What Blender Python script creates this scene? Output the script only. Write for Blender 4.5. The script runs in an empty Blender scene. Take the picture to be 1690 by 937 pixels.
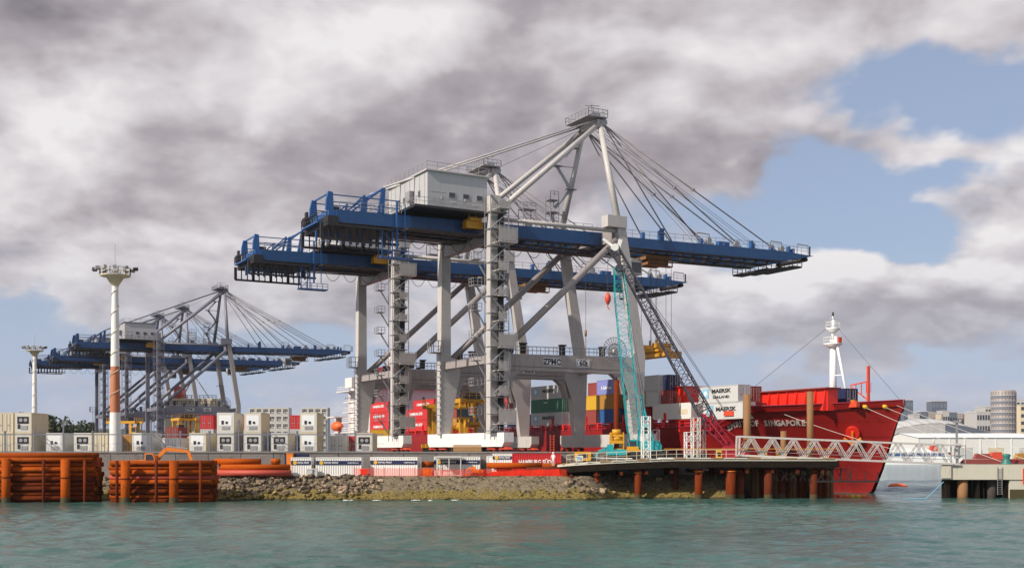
import bpy, math, random
from mathutils import Vector, Matrix, noise
random.seed(7)
C = bpy.context.scene.collection
R = math.radians

# ---------------- camera ----------------
cam_d = bpy.data.cameras.new('camera'); cam = bpy.data.objects.new('camera', cam_d); C.objects.link(cam)
cam.location = (0, 0, 6.2); cam.rotation_euler = (R(90), 0, 0)
cam_d.sensor_width = 36; cam_d.lens = 1900/1690*36; cam_d.shift_y = (745-468.5)/1690
cam_d.clip_start = 1; cam_d.clip_end = 60000
bpy.context.scene.camera = cam

# ---------------- world ----------------
SUN_AZ = (-0.80, -0.60); SUN_EL = R(36)
W = bpy.data.worlds.new('World'); bpy.context.scene.world = W; W.use_nodes = True; W.cycles.sampling_method = 'MANUAL'; W.cycles.sample_map_resolution = 256
nt = W.node_tree; nt.nodes.clear()
class NB:
    """tiny node helper"""
    def __init__(s, nt): s.nt = nt
    def n(s, t, **k):
        o = s.nt.nodes.new(t)
        for a, b in k.items(): setattr(o, a, b)
        return o
    def put(s, sock, v):
        if hasattr(v, 'is_linked') or isinstance(v, bpy.types.NodeSocket): s.nt.links.new(v, sock)
        else: sock.default_value = v
    def m(s, op, a, b=None, c=None, clamp=False):
        o = s.n('ShaderNodeMath', operation=op, use_clamp=clamp); s.put(o.inputs[0], a)
        if b is not None: s.put(o.inputs[1], b)
        if c is not None: s.put(o.inputs[2], c)
        return o.outputs[0]
    def mixc(s, f, a, b, mode='MIX'):
        o = s.n('ShaderNodeMix', data_type='RGBA', blend_type=mode); s.put(o.inputs[0], f)
        s.put(o.inputs[6], a if not isinstance(a, tuple) else (*a[:3], 1)); s.put(o.inputs[7], b if not isinstance(b, tuple) else (*b[:3], 1))
        return o.outputs[2]
    def rng(s, v, a, b, c=0., d=1., t='SMOOTHSTEP'):
        o = s.n('ShaderNodeMapRange', interpolation_type=t); s.put(o.inputs[0], v)
        for i, x in enumerate((a, b, c, d)): s.put(o.inputs[i+1], x)
        return o.outputs[0]
    def comb(s, x, y, z):
        o = s.n('ShaderNodeCombineXYZ'); s.put(o.inputs[0], x); s.put(o.inputs[1], y); s.put(o.inputs[2], z); return o.outputs[0]
    def noise(s, vec, scale, detail=5, rough=.55, dist=0., dim='3D'):
        o = s.n('ShaderNodeTexNoise', noise_dimensions=dim); s.put(o.inputs['Vector'], vec); o.inputs['Scale'].default_value = scale
        o.inputs['Detail'].default_value = detail; o.inputs['Roughness'].default_value = rough; o.inputs['Distortion'].default_value = dist
        return o.outputs[0]
b = NB(nt)
geo = b.n('ShaderNodeTexCoord'); sep = b.n('ShaderNodeSeparateXYZ'); nt.links.new(geo.outputs['Generated'], sep.inputs[0])
x, y, z = sep.outputs
az = b.m('ARCTAN2', x, y); el = b.m('ARCSINE', z)
sky = b.n('ShaderNodeTexSky', sky_type='NISHITA', sun_disc=False, sun_elevation=SUN_EL, air_density=1.0, dust_density=1.2, ozone_density=1.0)
sky.sun_rotation = math.atan2(SUN_AZ[0], SUN_AZ[1])
zz = b.m('ADD', b.m('MAXIMUM', z, 0.0), 0.40)
px_ = b.m('DIVIDE', x, zz); py_ = b.m('DIVIDE', y, zz)
P0 = b.comb(px_, py_, 3.7)
P1 = b.comb(b.m('ADD', px_, -0.030), b.m('ADD', py_, -0.050), 3.70)
def puffs(P, sc):
    w = b.n('ShaderNodeVectorMath', operation='SCALE'); wn = b.n('ShaderNodeTexNoise', noise_dimensions='2D'); wn.inputs['Scale'].default_value = 5.; wn.inputs['Detail'].default_value = 3
    nt.links.new(P, wn.inputs['Vector']); nt.links.new(wn.outputs['Color'], w.inputs[0]); w.inputs['Scale'].default_value = .16
    a = b.n('ShaderNodeVectorMath', operation='ADD'); nt.links.new(P, a.inputs[0]); nt.links.new(w.outputs[0], a.inputs[1])
    v = b.n('ShaderNodeTexVoronoi', feature='SMOOTH_F1', voronoi_dimensions='2D'); v.inputs['Scale'].default_value = sc; v.inputs['Detail'].default_value = 3.0; v.inputs['Roughness'].default_value = .52; v.inputs['Lacunarity'].default_value = 2.2; v.inputs['Smoothness'].default_value = .45
    v.normalize = True
    nt.links.new(a.outputs[0], v.inputs['Vector']); return b.m('SUBTRACT', .5, v.outputs['Distance'])
n0 = b.noise(P0, 2.0, 7, .50, 0., '2D'); n1 = b.noise(P1, 2.0, 7, .50, 0., '2D')
q0 = puffs(P0, 4.2); q1 = puffs(P1, 4.2)
nb_ = b.noise(P0, 1.0, 2, .5, 0., '2D')
nf = b.noise(P0, 9., 5, .6, 0., '2D')
ww = b.n('ShaderNodeTexNoise', noise_dimensions='2D'); ww.inputs['Scale'].default_value = 5.5; ww.inputs['Detail'].default_value = 4; nt.links.new(P0, ww.inputs['Vector'])
ws = b.n('ShaderNodeSeparateColor'); nt.links.new(ww.outputs['Color'], ws.inputs[0])
az = b.m('ADD', az, b.m('MULTIPLY', b.m('SUBTRACT', ws.outputs[0], .5), .22)); elw = b.m('ADD', el, b.m('MULTIPLY', b.m('SUBTRACT', ws.outputs[1], .5), .11))
def blob(px, py, sx, sy):
    "soft elliptic mass of cloud centred on a direction of the sky"
    a0 = math.atan((px-845)/1900); e0 = math.atan((745-py)/1900*math.cos(a0))
    da = b.m('MULTIPLY', b.m('SUBTRACT', az, a0), 1900/sx); de = b.m('MULTIPLY', b.m('SUBTRACT', elw, e0), 1900/sy)
    return b.m('EXPONENT', b.m('MULTIPLY', b.m('ADD', b.m('MULTIPLY', da, da), b.m('MULTIPLY', de, de)), -1.0))
def total(lst, base=0.):
    t = base
    for (px, py, sx, sy, a) in lst: t = b.m('MULTIPLY_ADD', blob(px, py, sx, sy), a, t)
    return t
# cover: positive = cloud, negative = open blue
cov = total([(450, 170, 900, 260, .60), (1130, 150, 300, 160, .45), (1600, 20, 230, 75, .50), (1490, 235, 100, 42, .50), (1500, 470, 360, 70, .46), (1250, 500, 300, 45, .25),
             (1570, 160, 150, 62, -.72), (1370, 335, 270, 75, -.80), (1540, 335, 100, 60, -.35), (1640, 320, 100, 75, .42), (1240, 610, 330, 35, -.18),
             (130, 545, 330, 50, -.25), (640, 600, 460, 55, -.40), (1640, 610, 200, 40, -.12), (300, 490, 400, 28, .22), (1550, 575, 260, 26, .26), (240, 640, 200, 20, .12)], .02)
dens = b.m('ADD', b.m('MULTIPLY_ADD', b.m('SUBTRACT', n0, .5), 1.0, cov), b.m('ADD', b.m('MULTIPLY', q0, .70), b.m('MULTIPLY', b.m('SUBTRACT', nf, .5), .28)))
alpha = b.rng(dens, -0.10, 0.36)
rel = b.m('ADD', b.m('MULTIPLY', b.m('SUBTRACT', n0, n1), 1.7), b.m('MULTIPLY', b.m('SUBTRACT', q0, q1), .85))
tone = total([(60, 10, 340, 60, -.42), (500, 250, 420, 90, -.20), (820, 230, 260, 90, -.10), (200, 350, 330, 40, -.14), (620, 40, 230, 50, .20), (450, 90, 200, 50, .16), (110, 190, 220, 60, .30), (1300, 90, 210, 60, .14), (1000, 40, 160, 40, -.06),
              (1300, 255, 260, 32, -.16), (1500, 435, 260, 35, .30), (1230, 450, 170, 25, .16), (1600, 40, 220, 60, .10), (1500, 530, 330, 26, -.14), (1330, 590, 260, 25, -.10), (1640, 300, 100, 60, .14), (1490, 225, 90, 30, .14)], .645)
tone = b.m('ADD', tone, b.m('ADD', rel, b.m('MULTIPLY', b.m('SUBTRACT', nb_, .5), .22)))
tone = b.m('ADD', tone, b.m('ADD', b.m('MULTIPLY', b.m('SUBTRACT', nf, .5), .10), b.m('MULTIPLY', q0, .14)))
ramp = b.n('ShaderNodeValToRGB'); nt.links.new(tone, ramp.inputs[0])
cr = ramp.color_ramp; cr.elements[0].position = 0.08; cr.elements[0].color = (.215, .195, .222, 1); cr.elements[1].position = .97; cr.elements[1].color = (.86, .83, .84, 1)
e = cr.elements.new(.48); e.color = (.43, .395, .425, 1); e = cr.elements.new(.74); e.color = (.66, .625, .65, 1)
cloud = b.mixc(1.0, ramp.outputs[0], (10, 10, 10), 'MULTIPLY')
# pale band of far cloud low over the horizon
lowf = b.rng(el, 0.02, 0.19, 1., 0.)
skyc = b.mixc(b.m('MULTIPLY_ADD', lowf, .40, .50), b.mixc(1.0, sky.outputs[0], (1.0, 1.0, 1.06), 'MULTIPLY'), (4.5, 5.2, 6.9))
cloud = b.mixc(b.m('MULTIPLY', lowf, .62), cloud, (4.5, 4.85, 5.8))
col = b.mixc(alpha, skyc, cloud)
bg = b.n('ShaderNodeBackground'); nt.links.new(col, bg.inputs[0]); bg.inputs[1].default_value = 0.10
wo = b.n('ShaderNodeOutputWorld'); nt.links.new(bg.outputs[0], wo.inputs[0])

# ---------------- sun, exposure ----------------
sd = bpy.data.lights.new('sun', 'SUN'); sd.energy = 4.9; sd.angle = R(.6); sd.color = (1, .93, .83)
so = bpy.data.objects.new('sun', sd); C.objects.link(so)
sv = Vector((SUN_AZ[0]*math.cos(SUN_EL), SUN_AZ[1]*math.cos(SUN_EL), math.sin(SUN_EL)))
so.rotation_euler = sv.to_track_quat('Z', 'Y').to_euler(); so.location = (0, 0, 200)
vs = bpy.context.scene.view_settings; vs.view_transform = 'Standard'; vs.look = 'None'; vs.exposure = 0; vs.gamma = 1

# ---------------- geometry helpers ----------------
V3 = Vector
class MB:
    def __init__(s): s.v = []; s.f = []; s.k = []; s.s = []; s.mi = 0
    def add(s, vs_, fs, smooth=False):
        o = len(s.v); s.v += [tuple(p) for p in vs_]
        for f in fs: s.f.append([i+o for i in f]); s.k.append(s.mi); s.s.append(smooth)
        return s
    def box(s, x0, x1, y0, y1, z0, z1):
        if x0 > x1: x0, x1 = x1, x0
        if y0 > y1: y0, y1 = y1, y0
        if z0 > z1: z0, z1 = z1, z0
        v = [(x, y, z) for z in (z0, z1) for y in (y0, y1) for x in (x0, x1)]
        return s.add(v, [(0,2,3,1),(4,5,7,6),(0,1,5,4),(2,6,7,3),(0,4,6,2),(1,3,7,5)])
    def frm(s, p, q):
        p = V3(p); q = V3(q); d = (q-p).normalized(); up = V3((0, 0, 1))
        if abs(d.z) > .95: up = V3((0, 1, 0))
        a = d.cross(up).normalized(); c = a.cross(d).normalized(); return p, q, a, c
    def bar(s, p, q, w, h=None, w2=None, h2=None):
        h = h or w; w2 = w2 or w; h2 = h2 or h; p, q, a, c = s.frm(p, q); v = []
        for e, ww, hh in ((p, w, h), (q, w2, h2)):
            for i, j in ((-1,-1),(1,-1),(1,1),(-1,1)): v.append(e + a*(i*ww/2) + c*(j*hh/2))
        return s.add(v, [(0,3,2,1),(4,5,6,7),(0,1,5,4),(1,2,6,5),(2,3,7,6),(3,0,4,7)])
    def tube(s, p, q, r, n=8, r2=None, cap=True):
        r2 = r if r2 is None else r2; p, q, a, c = s.frm(p, q); v = []
        for e, rr in ((p, r), (q, r2)):
            for i in range(n):
                t = 2*math.pi*i/n; v.append(e + a*(math.cos(t)*rr) + c*(math.sin(t)*rr))
        s.add(v, [(i, (i+1) % n, n+(i+1) % n, n+i) for i in range(n)], n > 4)
        if cap:
            o = len(s.v)-2*n
            s.f.append([o+i for i in range(n)][::-1]); s.k.append(s.mi); s.s.append(False)
            s.f.append([o+n+i for i in range(n)]); s.k.append(s.mi); s.s.append(False)
        return s
    def pipe(s, p, q, r, t, n=14):
        p, q, a, c = s.frm(p, q); v = []
        for e, rr in ((p, r), (q, r), (q, r-t), (p, r-t)):
            for i in range(n):
                w = 2*math.pi*i/n; v.append(e + a*(math.cos(w)*rr) + c*(math.sin(w)*rr))
        for k in range(4):
            s.add([], [])
        f = []
        for k in range(4):
            for i in range(n):
                j = (i+1) % n; A = k*n; B = ((k+1) % 4)*n; f.append((A+i, A+j, B+j, B+i))
        o = len(s.v); s.v += [tuple(w) for w in v]
        for i, ff in enumerate(f): s.f.append([o+t_ for t_ in ff]); s.k.append(s.mi); s.s.append((i//n) in (0, 2))
        return s
    def path(s, pts, r, n=5):
        for a, c in zip(pts, pts[1:]): s.tube(a, c, r, n, cap=False)
        return s
    def prism(s, poly, axis, d0, d1):
        n = len(poly); mk = {'y': lambda p, d: (p[0], d, p[1]), 'x': lambda p, d: (d, p[0], p[1]), 'z': lambda p, d: (p[0], p[1], d)}[axis]
        v = [mk(p, d0) for p in poly] + [mk(p, d1) for p in poly]
        return s.add(v, [list(range(n)), list(range(2*n-1, n-1, -1))] + [(i, i+n, (i+1) % n+n, (i+1) % n) for i in range(n)])
    def lathe(s, prof, n=16, c=(0, 0), smooth=True):
        v = []
        for r, z_ in prof:
            for i in range(n):
                t = 2*math.pi*i/n; v.append((c[0]+r*math.cos(t), c[1]+r*math.sin(t), z_))
        f = [(k*n+i, k*n+(i+1) % n, (k+1)*n+(i+1) % n, (k+1)*n+i) for k in range(len(prof)-1) for i in range(n)]
        return s.add(v, f, smooth)
    def grid(s, fn, nu, nv, smooth=False):
        v = [fn(i/nu, j/nv) for j in range(nv+1) for i in range(nu+1)]
        return s.add(v, [(j*(nu+1)+i, j*(nu+1)+i+1, (j+1)*(nu+1)+i+1, (j+1)*(nu+1)+i) for j in range(nv) for i in range(nu)], smooth)
    def rail(s, pts, h=1.05, step=2.2, r=.035, mid=True):
        for a, c in zip(pts, pts[1:]):
            a = V3(a); c = V3(c); L = (c-a).length; n = max(1, round(L/step)); up = V3((0, 0, h))
            s.bar(a+up, c+up, r*2)
            if mid: s.bar(a+up*.5, c+up*.5, r*1.6)
            for i in range(n+1):
                p = a.lerp(c, i/n); s.bar(p, p+up, r*2)
        return s
    def lattice(s, p, q, w0, w1, n, rc=.07, rb=.04, depth=None, wm=None):
        """four chords and zig-zag lacing between p and q"""
        p, q, a, c = s.frm(p, q); prev = None
        for i in range(n+1):
            t = i/n; e = p.lerp(q, t); w = w0+(w1-w0)*t
            if wm: w = (w0+(wm-w0)*min(1, t/.14)) if t < .86 else (wm+(w1-wm)*(t-.86)/.14)
            d = w if depth is None else depth*w
            cs = [e+a*(k*w/2)+c*(l*d/2) for k, l in ((-1,-1),(1,-1),(1,1),(-1,1))]
            if prev:
                for k in range(4):
                    s.bar(prev[k], cs[k], rc*2); kk = (k+1) % 4
                    if i % 2: s.bar(prev[k], cs[kk], rb*2)
                    else: s.bar(prev[kk], cs[k], rb*2)
            for k in range(4): s.bar(cs[k], cs[(k+1) % 4], rb*2)
            prev = cs
        return s
    def mesh(s, name, mats):
        m = bpy.data.meshes.new(name); m.from_pydata(s.v, [], s.f)
        mats = mats if isinstance(mats, (list, tuple)) else [mats]
        for x_ in mats: m.materials.append(x_)
        m.polygons.foreach_set('material_index', s.k); m.polygons.foreach_set('use_smooth', s.s); m.update(); return m
    def build(s, name, mats, parent=None, loc=None, rot=None, label=None):
        o = bpy.data.objects.new(name, s.mesh(name, mats)); C.objects.link(o); o.parent = parent
        if loc: o.location = loc
        if rot: o.rotation_euler = rot
        if label: o['label'] = label
        return o
def link(name, me, parent=None, loc=None, rot=None):
    o = bpy.data.objects.new(name, me); C.objects.link(o); o.parent = parent
    if loc: o.location = loc
    if rot: o.rotation_euler = rot
    return o
def tag(o, label, cat, group=None, kind=None):
    if label: o['label'] = label
    if cat: o['category'] = cat
    if group: o['group'] = group
    if kind: o['kind'] = kind
    return o
def struct(o, label=None):
    o['kind'] = 'structure'
    if label: o['label'] = label
    return o
def thing(name, label, cat, loc=(0, 0, 0), rz=0., group=None):
    o = bpy.data.objects.new(name, None); C.objects.link(o); o.location = loc; o.rotation_euler = (0, 0, rz); o.empty_display_size = .5
    return tag(o, label, cat, group)
def kids(o): return [k for k in o.children]
def copy_tree(o, parent=None, skip=()):
    c = o.copy(); C.objects.link(c); c.parent = parent
    for ch in o.children:
        if ch.name.split('.')[0] not in skip: copy_tree(ch, c, skip)
    return c
def dup(o, label, loc, rz=None, group=None, skip=()):
    c = copy_tree(o, None, skip); c.location = loc
    if rz is not None: c.rotation_euler = (0, 0, rz)
    c['label'] = label
    if group: c['group'] = group
    return c
_tc = {}
def text(s, size, mat, parent, loc, right, up, name='lettering', bold=.012, align='CENTER', squash=1.0):
    key = (s, size, mat.name, bold, align, squash)
    if key not in _tc:
        cu = bpy.data.curves.new('t', 'FONT'); cu.body = s; cu.size = size; cu.extrude = .012; cu.offset = bold*size; cu.align_x = align; cu.align_y = 'CENTER'; cu.resolution_u = 2
        to = bpy.data.objects.new('t', cu); C.objects.link(to)
        bpy.context.view_layer.update()
        me = bpy.data.meshes.new_from_object(to.evaluated_get(bpy.context.evaluated_depsgraph_get()))
        bpy.data.objects.remove(to); me.materials.clear(); me.materials.append(mat); me.name = 'lettering'
        if squash != 1: me.transform(Matrix.Diagonal((squash, 1, 1, 1)))
        _tc[key] = me
    o = bpy.data.objects.new(name, _tc[key]); C.objects.link(o); o.parent = parent
    r = V3(right).normalized(); u = V3(up).normalized(); n = r.cross(u)
    M = Matrix(((r.x, u.x, n.x), (r.y, u.y, n.y), (r.z, u.z, n.z))).to_4x4(); M.translation = V3(loc); o.matrix_local = M
    return o

# ---------------- materials ----------------
def mat(name, col, rough=.55, metal=0., var=.18, dirt=0., dirtcol=(.12, .07, .04), scale=.6, streak=False, bump=0., bscale=6., rand=.1, spec=.5):
    m = bpy.data.materials.new(name); m.use_nodes = True; t = m.node_tree; t.nodes.clear(); q = NB(t)
    tc = q.n('ShaderNodeTexCoord'); oi = q.n('ShaderNodeObjectInfo')
    mp = q.n('ShaderNodeMapping'); t.links.new(tc.outputs['Object'], mp.inputs[0])
    mp.inputs['Scale'].default_value = (1, 1, .18) if streak else (1, 1, 1)
    t.links.new(q.comb(q.m('MULTIPLY', oi.outputs['Random'], 37.), 0., q.m('MULTIPLY', oi.outputs['Random'], 11.)), mp.inputs['Location'])
    n1 = q.noise(mp.outputs[0], scale, 6, .6); n2 = q.noise(mp.outputs[0], scale*7, 5, .65)
    v = q.m('ADD', 1.-var*.5-rand*.5, q.m('ADD', q.m('MULTIPLY', n1, var), q.m('MULTIPLY', oi.outputs['Random'], rand)))
    c = q.mixc(1.0, (*col, 1), q.comb(v, v, v), 'MULTIPLY')
    if dirt > 0:
        f = q.m('MULTIPLY', q.rng(q.m('ADD', q.m('MULTIPLY', n1, .5), q.m('MULTIPLY', n2, .5)), .50, .66), dirt)
        c = q.mixc(f, c, dirtcol)
    p = q.n('ShaderNodeBsdfPrincipled'); t.links.new(c, p.inputs['Base Color']); p.inputs['Metallic'].default_value = metal
    t.links.new(q.rng(n2, .3, .7, max(.05, rough-.1), min(1, rough+.12), 'LINEAR'), p.inputs['Roughness'])
    p.inputs['Specular IOR Level'].default_value = spec
    if bump:
        bn = q.n('ShaderNodeBump'); bn.inputs['Strength'].default_value = bump; bn.inputs['Distance'].default_value = .1
        t.links.new(q.noise(tc.outputs['Object'], bscale, 6, .65), bn.inputs['Height']); t.links.new(bn.outputs[0], p.inputs['Normal'])
    o = q.n('ShaderNodeOutputMaterial'); t.links.new(p.outputs[0], o.inputs[0]); return m
M = {}
def MM(k, *a, **kw): M[k] = mat(k, *a, **kw)
RUST = (.22, .075, .022)
MM('steel_grey', (.35, .305, .285), .5, dirt=.45, dirtcol=(.20, .155, .125), streak=True, scale=.5)
MM('steel_pale', (.54, .50, .465), .5, dirt=.4, dirtcol=(.26, .20, .16), streak=True, scale=.5)
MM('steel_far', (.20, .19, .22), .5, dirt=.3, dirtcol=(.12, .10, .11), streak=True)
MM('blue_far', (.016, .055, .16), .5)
MM('fence_grey', (.17, .18, .21), .5, metal=.2)
MM('mast_orange', (.50, .17, .07), .6, var=.4, dirt=.6, dirtcol=(.60, .38, .26), streak=True)
MM('galv', (.36, .35, .35), .5, metal=.35, dirt=.6, dirtcol=(.13, .10, .09), scale=1.2)
MM('crane_blue', (.018, .080, .215), .42, dirt=.35, dirtcol=(.010, .03, .08), streak=True, scale=.35)
MM('crane_blue_light', (.02, .10, .29), .42, dirt=.2, dirtcol=(.02, .05, .12))
MM('dark_steel', (.020, .018, .019), .6, dirt=.4, dirtcol=(.08, .04, .03))
MM('house_grey', (.46, .45, .44), .5, var=.10, dirt=.15, dirtcol=(.3, .27, .25), streak=True)
MM('yellow', (.62, .30, .015), .45, dirt=.4, dirtcol=(.20, .09, .02))
MM('orange', (.75, .20, .015), .45, dirt=.35, dirtcol=(.30, .08, .02))
MM('hook_red', (.65, .07, .03), .45)
MM('white', (.78, .76, .71), .5, dirt=.25, dirtcol=(.40, .32, .24), streak=True)
MM('ship_white', (.75, .70, .66), .5, dirt=.25, dirtcol=(.42, .30, .22), streak=True)
MM('ship_pink', (.60, .50, .50), .55, var=.1, dirt=.2, dirtcol=(.45, .33, .30), streak=True)
MM('hull_red', (.29, .009, .007), .45, var=.5, dirt=.75, dirtcol=(.13, .011, .010), streak=True, scale=.35, bump=.12, bscale=.8)
MM('ship_red', (.75, .025, .012), .42, var=.2, dirt=.2, dirtcol=(.35, .02, .015))
MM('navy', (.012, .018, .07), .5)
MM('black', (.012, .012, .013), .55)
MM('tyre', (.02, .02, .02), .8)
MM('teal', (.02, .34, .36), .45, dirt=.35, dirtcol=(.02, .13, .14))
MM('boom_dark', (.055, .05, .065), .5, dirt=.3, dirtcol=(.12, .09, .08))
MM('crane_red', (.34, .012, .03), .45, dirt=.3, dirtcol=(.15, .01, .02))
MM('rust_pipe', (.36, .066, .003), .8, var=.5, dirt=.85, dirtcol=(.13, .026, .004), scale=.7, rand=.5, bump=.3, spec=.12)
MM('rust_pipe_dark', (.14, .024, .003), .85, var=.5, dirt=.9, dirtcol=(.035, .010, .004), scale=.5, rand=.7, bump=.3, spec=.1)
MM('rust_pipe_red', (.48, .07, .04), .6, var=.35, dirt=.4, dirtcol=(.26, .05, .02), scale=.9)
MM('rust_pile', (.16, .027, .005), .85, spec=.12, var=.4, dirt=.8, dirtcol=(.08, .018, .006), streak=True, bump=.4)
MM('rust_pile_brown', (.25, .12, .045), .75, var=.3, dirt=.7, dirtcol=(.10, .05, .03), streak=True, bump=.4)
MM('dark_pile', (.11, .022, .008), .85, spec=.12, dirt=.7, dirtcol=(.05, .025, .018), streak=True)
MM('concrete', (.21, .19, .175), .85, dirt=.7, dirtcol=(.10, .08, .065), bump=.3, scale=.5)
MM('concrete_pale', (.60, .55, .44), .85, dirt=.45, dirtcol=(.36, .28, .18), bump=.3, scale=.5, streak=True)
MM('concrete_dark', (.050, .040, .033), .9, dirt=.6, dirtcol=(.05, .035, .025), bump=.3, streak=True)
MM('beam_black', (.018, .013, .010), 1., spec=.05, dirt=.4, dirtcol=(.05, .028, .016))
MM('weed', (.07, .055, .02), .9, dirt=.6, dirtcol=(.05, .045, .02), bump=.8)
MM('slate', (.11, .13, .17), .4)
MM('slate_glass', (.16, .18, .22), .3)
MM('asphalt', (.06, .058, .056), .85)
MM('soil', (.26, .19, .12), .95, dirt=.5, dirtcol=(.14, .09, .06), bump=.5)
MM('glass', (.03, .035, .045), .1, spec=.8, var=0)
MM('cream', (.64, .55, .38), .55, dirt=.4, dirtcol=(.35, .26, .17), streak=True)
MM('cream_pale', (.68, .66, .60), .5, dirt=.3, dirtcol=(.36, .30, .22), streak=True)
MM('reefer_front', (.66, .63, .56), .5, dirt=.4, dirtcol=(.34, .28, .20))
MM('grey_box', (.54, .53, .51), .5, dirt=.3, dirtcol=(.25, .2, .17), streak=True)
MM('box_green', (.05, .18, .11), .55, dirt=.3, dirtcol=(.08, .07, .05), streak=True)
MM('box_yellow', (.62, .36, .02), .5, dirt=.35, dirtcol=(.30, .15, .03), streak=True)
MM('box_ochre', (.42, .20, .03), .55, dirt=.4, dirtcol=(.20, .10, .03), streak=True)
MM('box_blue', (.02, .09, .27), .5, dirt=.3, dirtcol=(.03, .05, .10), streak=True)
MM('box_lilac', (.22, .24, .52), .5, dirt=.2, dirtcol=(.15, .15, .25), streak=True)
MM('box_maroon', (.27, .045, .035), .55, dirt=.35, dirtcol=(.13, .04, .03), streak=True)
MM('box_red', (.56, .020, .022), .5, dirt=.25, dirtcol=(.25, .02, .02), streak=True)
MM('maersk_blue', (.22, .50, .66), .5)
MM('logo_gold', (.70, .42, .03), .5)
MM('white_paint', (.82, .82, .80), .5, var=.05)
MM('black_paint', (.02, .02, .025), .5, var=.05)
MM('name_paint', (.62, .52, .46), .5, dirt=.5, dirtcol=(.45, .20, .15))
MM('timber', (.42, .23, .09), .8, dirt=.4, dirtcol=(.25, .13, .05))
MM('rope', (.62, .58, .50), .9)
MM('cable', (.05, .045, .05), .6)
MM('buoy_orange', (.80, .14, .03), .5)
MM('bollard_teal', (.03, .16, .13), .5)
MM('skin', (.5, .3, .2), .6)
def rock_mat(name, base, pale, weed_top, cracks=False):
    m = bpy.data.materials.new(name); m.use_nodes = True; t = m.node_tree; t.nodes.clear(); q = NB(t)
    g = q.n('ShaderNodeNewGeometry'); oi = q.n('ShaderNodeObjectInfo'); s = q.n('ShaderNodeSeparateXYZ'); t.links.new(g.outputs['Position'], s.inputs[0])
    n = q.noise(g.outputs['Position'], .8, 8, .62); n2 = q.noise(g.outputs['Position'], 4.5, 8, .7); n3 = q.noise(g.outputs['Position'], .25, 3, .5)
    c = q.mixc(q.rng(n2, .38, .66), base, pale)
    c = q.mixc(q.m('MULTIPLY', q.rng(n, .5, .7), .7), c, tuple(x_*.45 for x_ in base))
    if cracks:
        wv = q.n('ShaderNodeVectorMath', operation='MULTIPLY_ADD'); nn = q.n('ShaderNodeTexNoise'); nn.inputs['Scale'].default_value = 1.3; nn.inputs['Detail'].default_value = 5; t.links.new(g.outputs['Position'], nn.inputs['Vector'])
        t.links.new(nn.outputs['Color'], wv.inputs[0]); wv.inputs[1].default_value = (1.3, 1.3, 1.3); t.links.new(g.outputs['Position'], wv.inputs[2])
        vo = q.n('ShaderNodeTexVoronoi', feature='DISTANCE_TO_EDGE'); vo.inputs['Scale'].default_value = .75; t.links.new(wv.outputs[0], vo.inputs['Vector'])
        c = q.mixc(q.rng(vo.outputs['Distance'],   .0, .07, .6, 0.), c, (.07, .05, .03))
        c = q.mixc(q.m('MULTIPLY', q.rng(q.noise(wv.outputs[0], 1.6, 5, .6), .58, .68), .55), c, (.14, .10, .06))
    vv = q.m('ADD', .35, q.m('MULTIPLY', oi.outputs['Random'], 1.1)); c = q.mixc(1., c, q.comb(vv, vv, vv), 'MULTIPLY')
    wz = q.m('ADD', s.outputs[2], q.m('MULTIPLY', q.m('SUBTRACT', n, .5), -3.0))
    wz = q.m('ADD', wz, q.m('MULTIPLY', q.m('SUBTRACT', n3, .5), -2.0))
    weed = q.mixc(q.rng(n2, .35, .65), (.07, .055, .014), (.30, .215, .05))
    c = q.mixc(q.rng(wz, weed_top-.35, weed_top+.35, 1., 0.), c, weed)
    c = q.mixc(q.rng(s.outputs[2], .05, .30, .8, 0.), c, (.02, .02, .012))
    p = q.n('ShaderNodeBsdfPrincipled'); t.links.new(c, p.inputs['Base Color']); p.inputs['Roughness'].default_value = .9
    bn = q.n('ShaderNodeBump'); bn.inputs['Strength'].default_value = .9; bn.inputs['Distance'].default_value = .25
    t.links.new(q.noise(g.outputs['Position'], 3.0, 9, .72), bn.inputs['Height']); t.links.new(bn.outputs[0], p.inputs['Normal'])
    o = q.n('ShaderNodeOutputMaterial'); t.links.new(p.outputs[0], o.inputs[0]); return m
M['rock'] = rock_mat('rock', (.080, .052, .036), (.56, .41, .26), .8)
M['clay'] = rock_mat('clay', (.44, .33, .18), (.72, .58, .38), 1.15, True)
def plate_seams(m, w, h, seam=(.58, .55, .55, 1), c2=.82, mortar=.035):
    "weld seams and slightly different plates on a big painted steel side"
    t = m.node_tree; q = NB(t); p = next(n for n in t.nodes if n.type == 'BSDF_PRINCIPLED'); src = p.inputs['Base Color'].links[0].from_socket
    tc = q.n('ShaderNodeTexCoord'); sp = q.n('ShaderNodeSeparateXYZ'); t.links.new(tc.outputs['Object'], sp.inputs[0])
    br = q.n('ShaderNodeTexBrick'); t.links.new(q.comb(q.m('ADD', sp.outputs[0], sp.outputs[1]), sp.outputs[2], 0.), br.inputs['Vector'])
    br.inputs['Scale'].default_value = 1.; br.inputs['Brick Width'].default_value = w; br.inputs['Row Height'].default_value = h; br.inputs['Mortar Size'].default_value = mortar
    br.inputs['Color1'].default_value = (1, 1, 1, 1); br.inputs['Color2'].default_value = (c2, c2, c2, 1); br.inputs['Mortar'].default_value = seam
    t.links.new(q.mixc(1., src, br.outputs['Color'], 'MULTIPLY'), p.inputs['Base Color'])
plate_seams(M['hull_red'], 7.5, 2.1)
for k_, w_, h_, sm_, c_ in (('steel_grey', 5.2, 3.1, .72, .92), ('steel_pale', 6., 3.4, .75, .92), ('crane_blue', 3.1, 2.6, .6, .90), ('house_grey', 1.25, 9., .80, .96), ('concrete', 3., 1.4, .7, .85)):
    plate_seams(M[k_], w_, h_, (sm_, sm_, sm_, 1), c_, .022)
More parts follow.
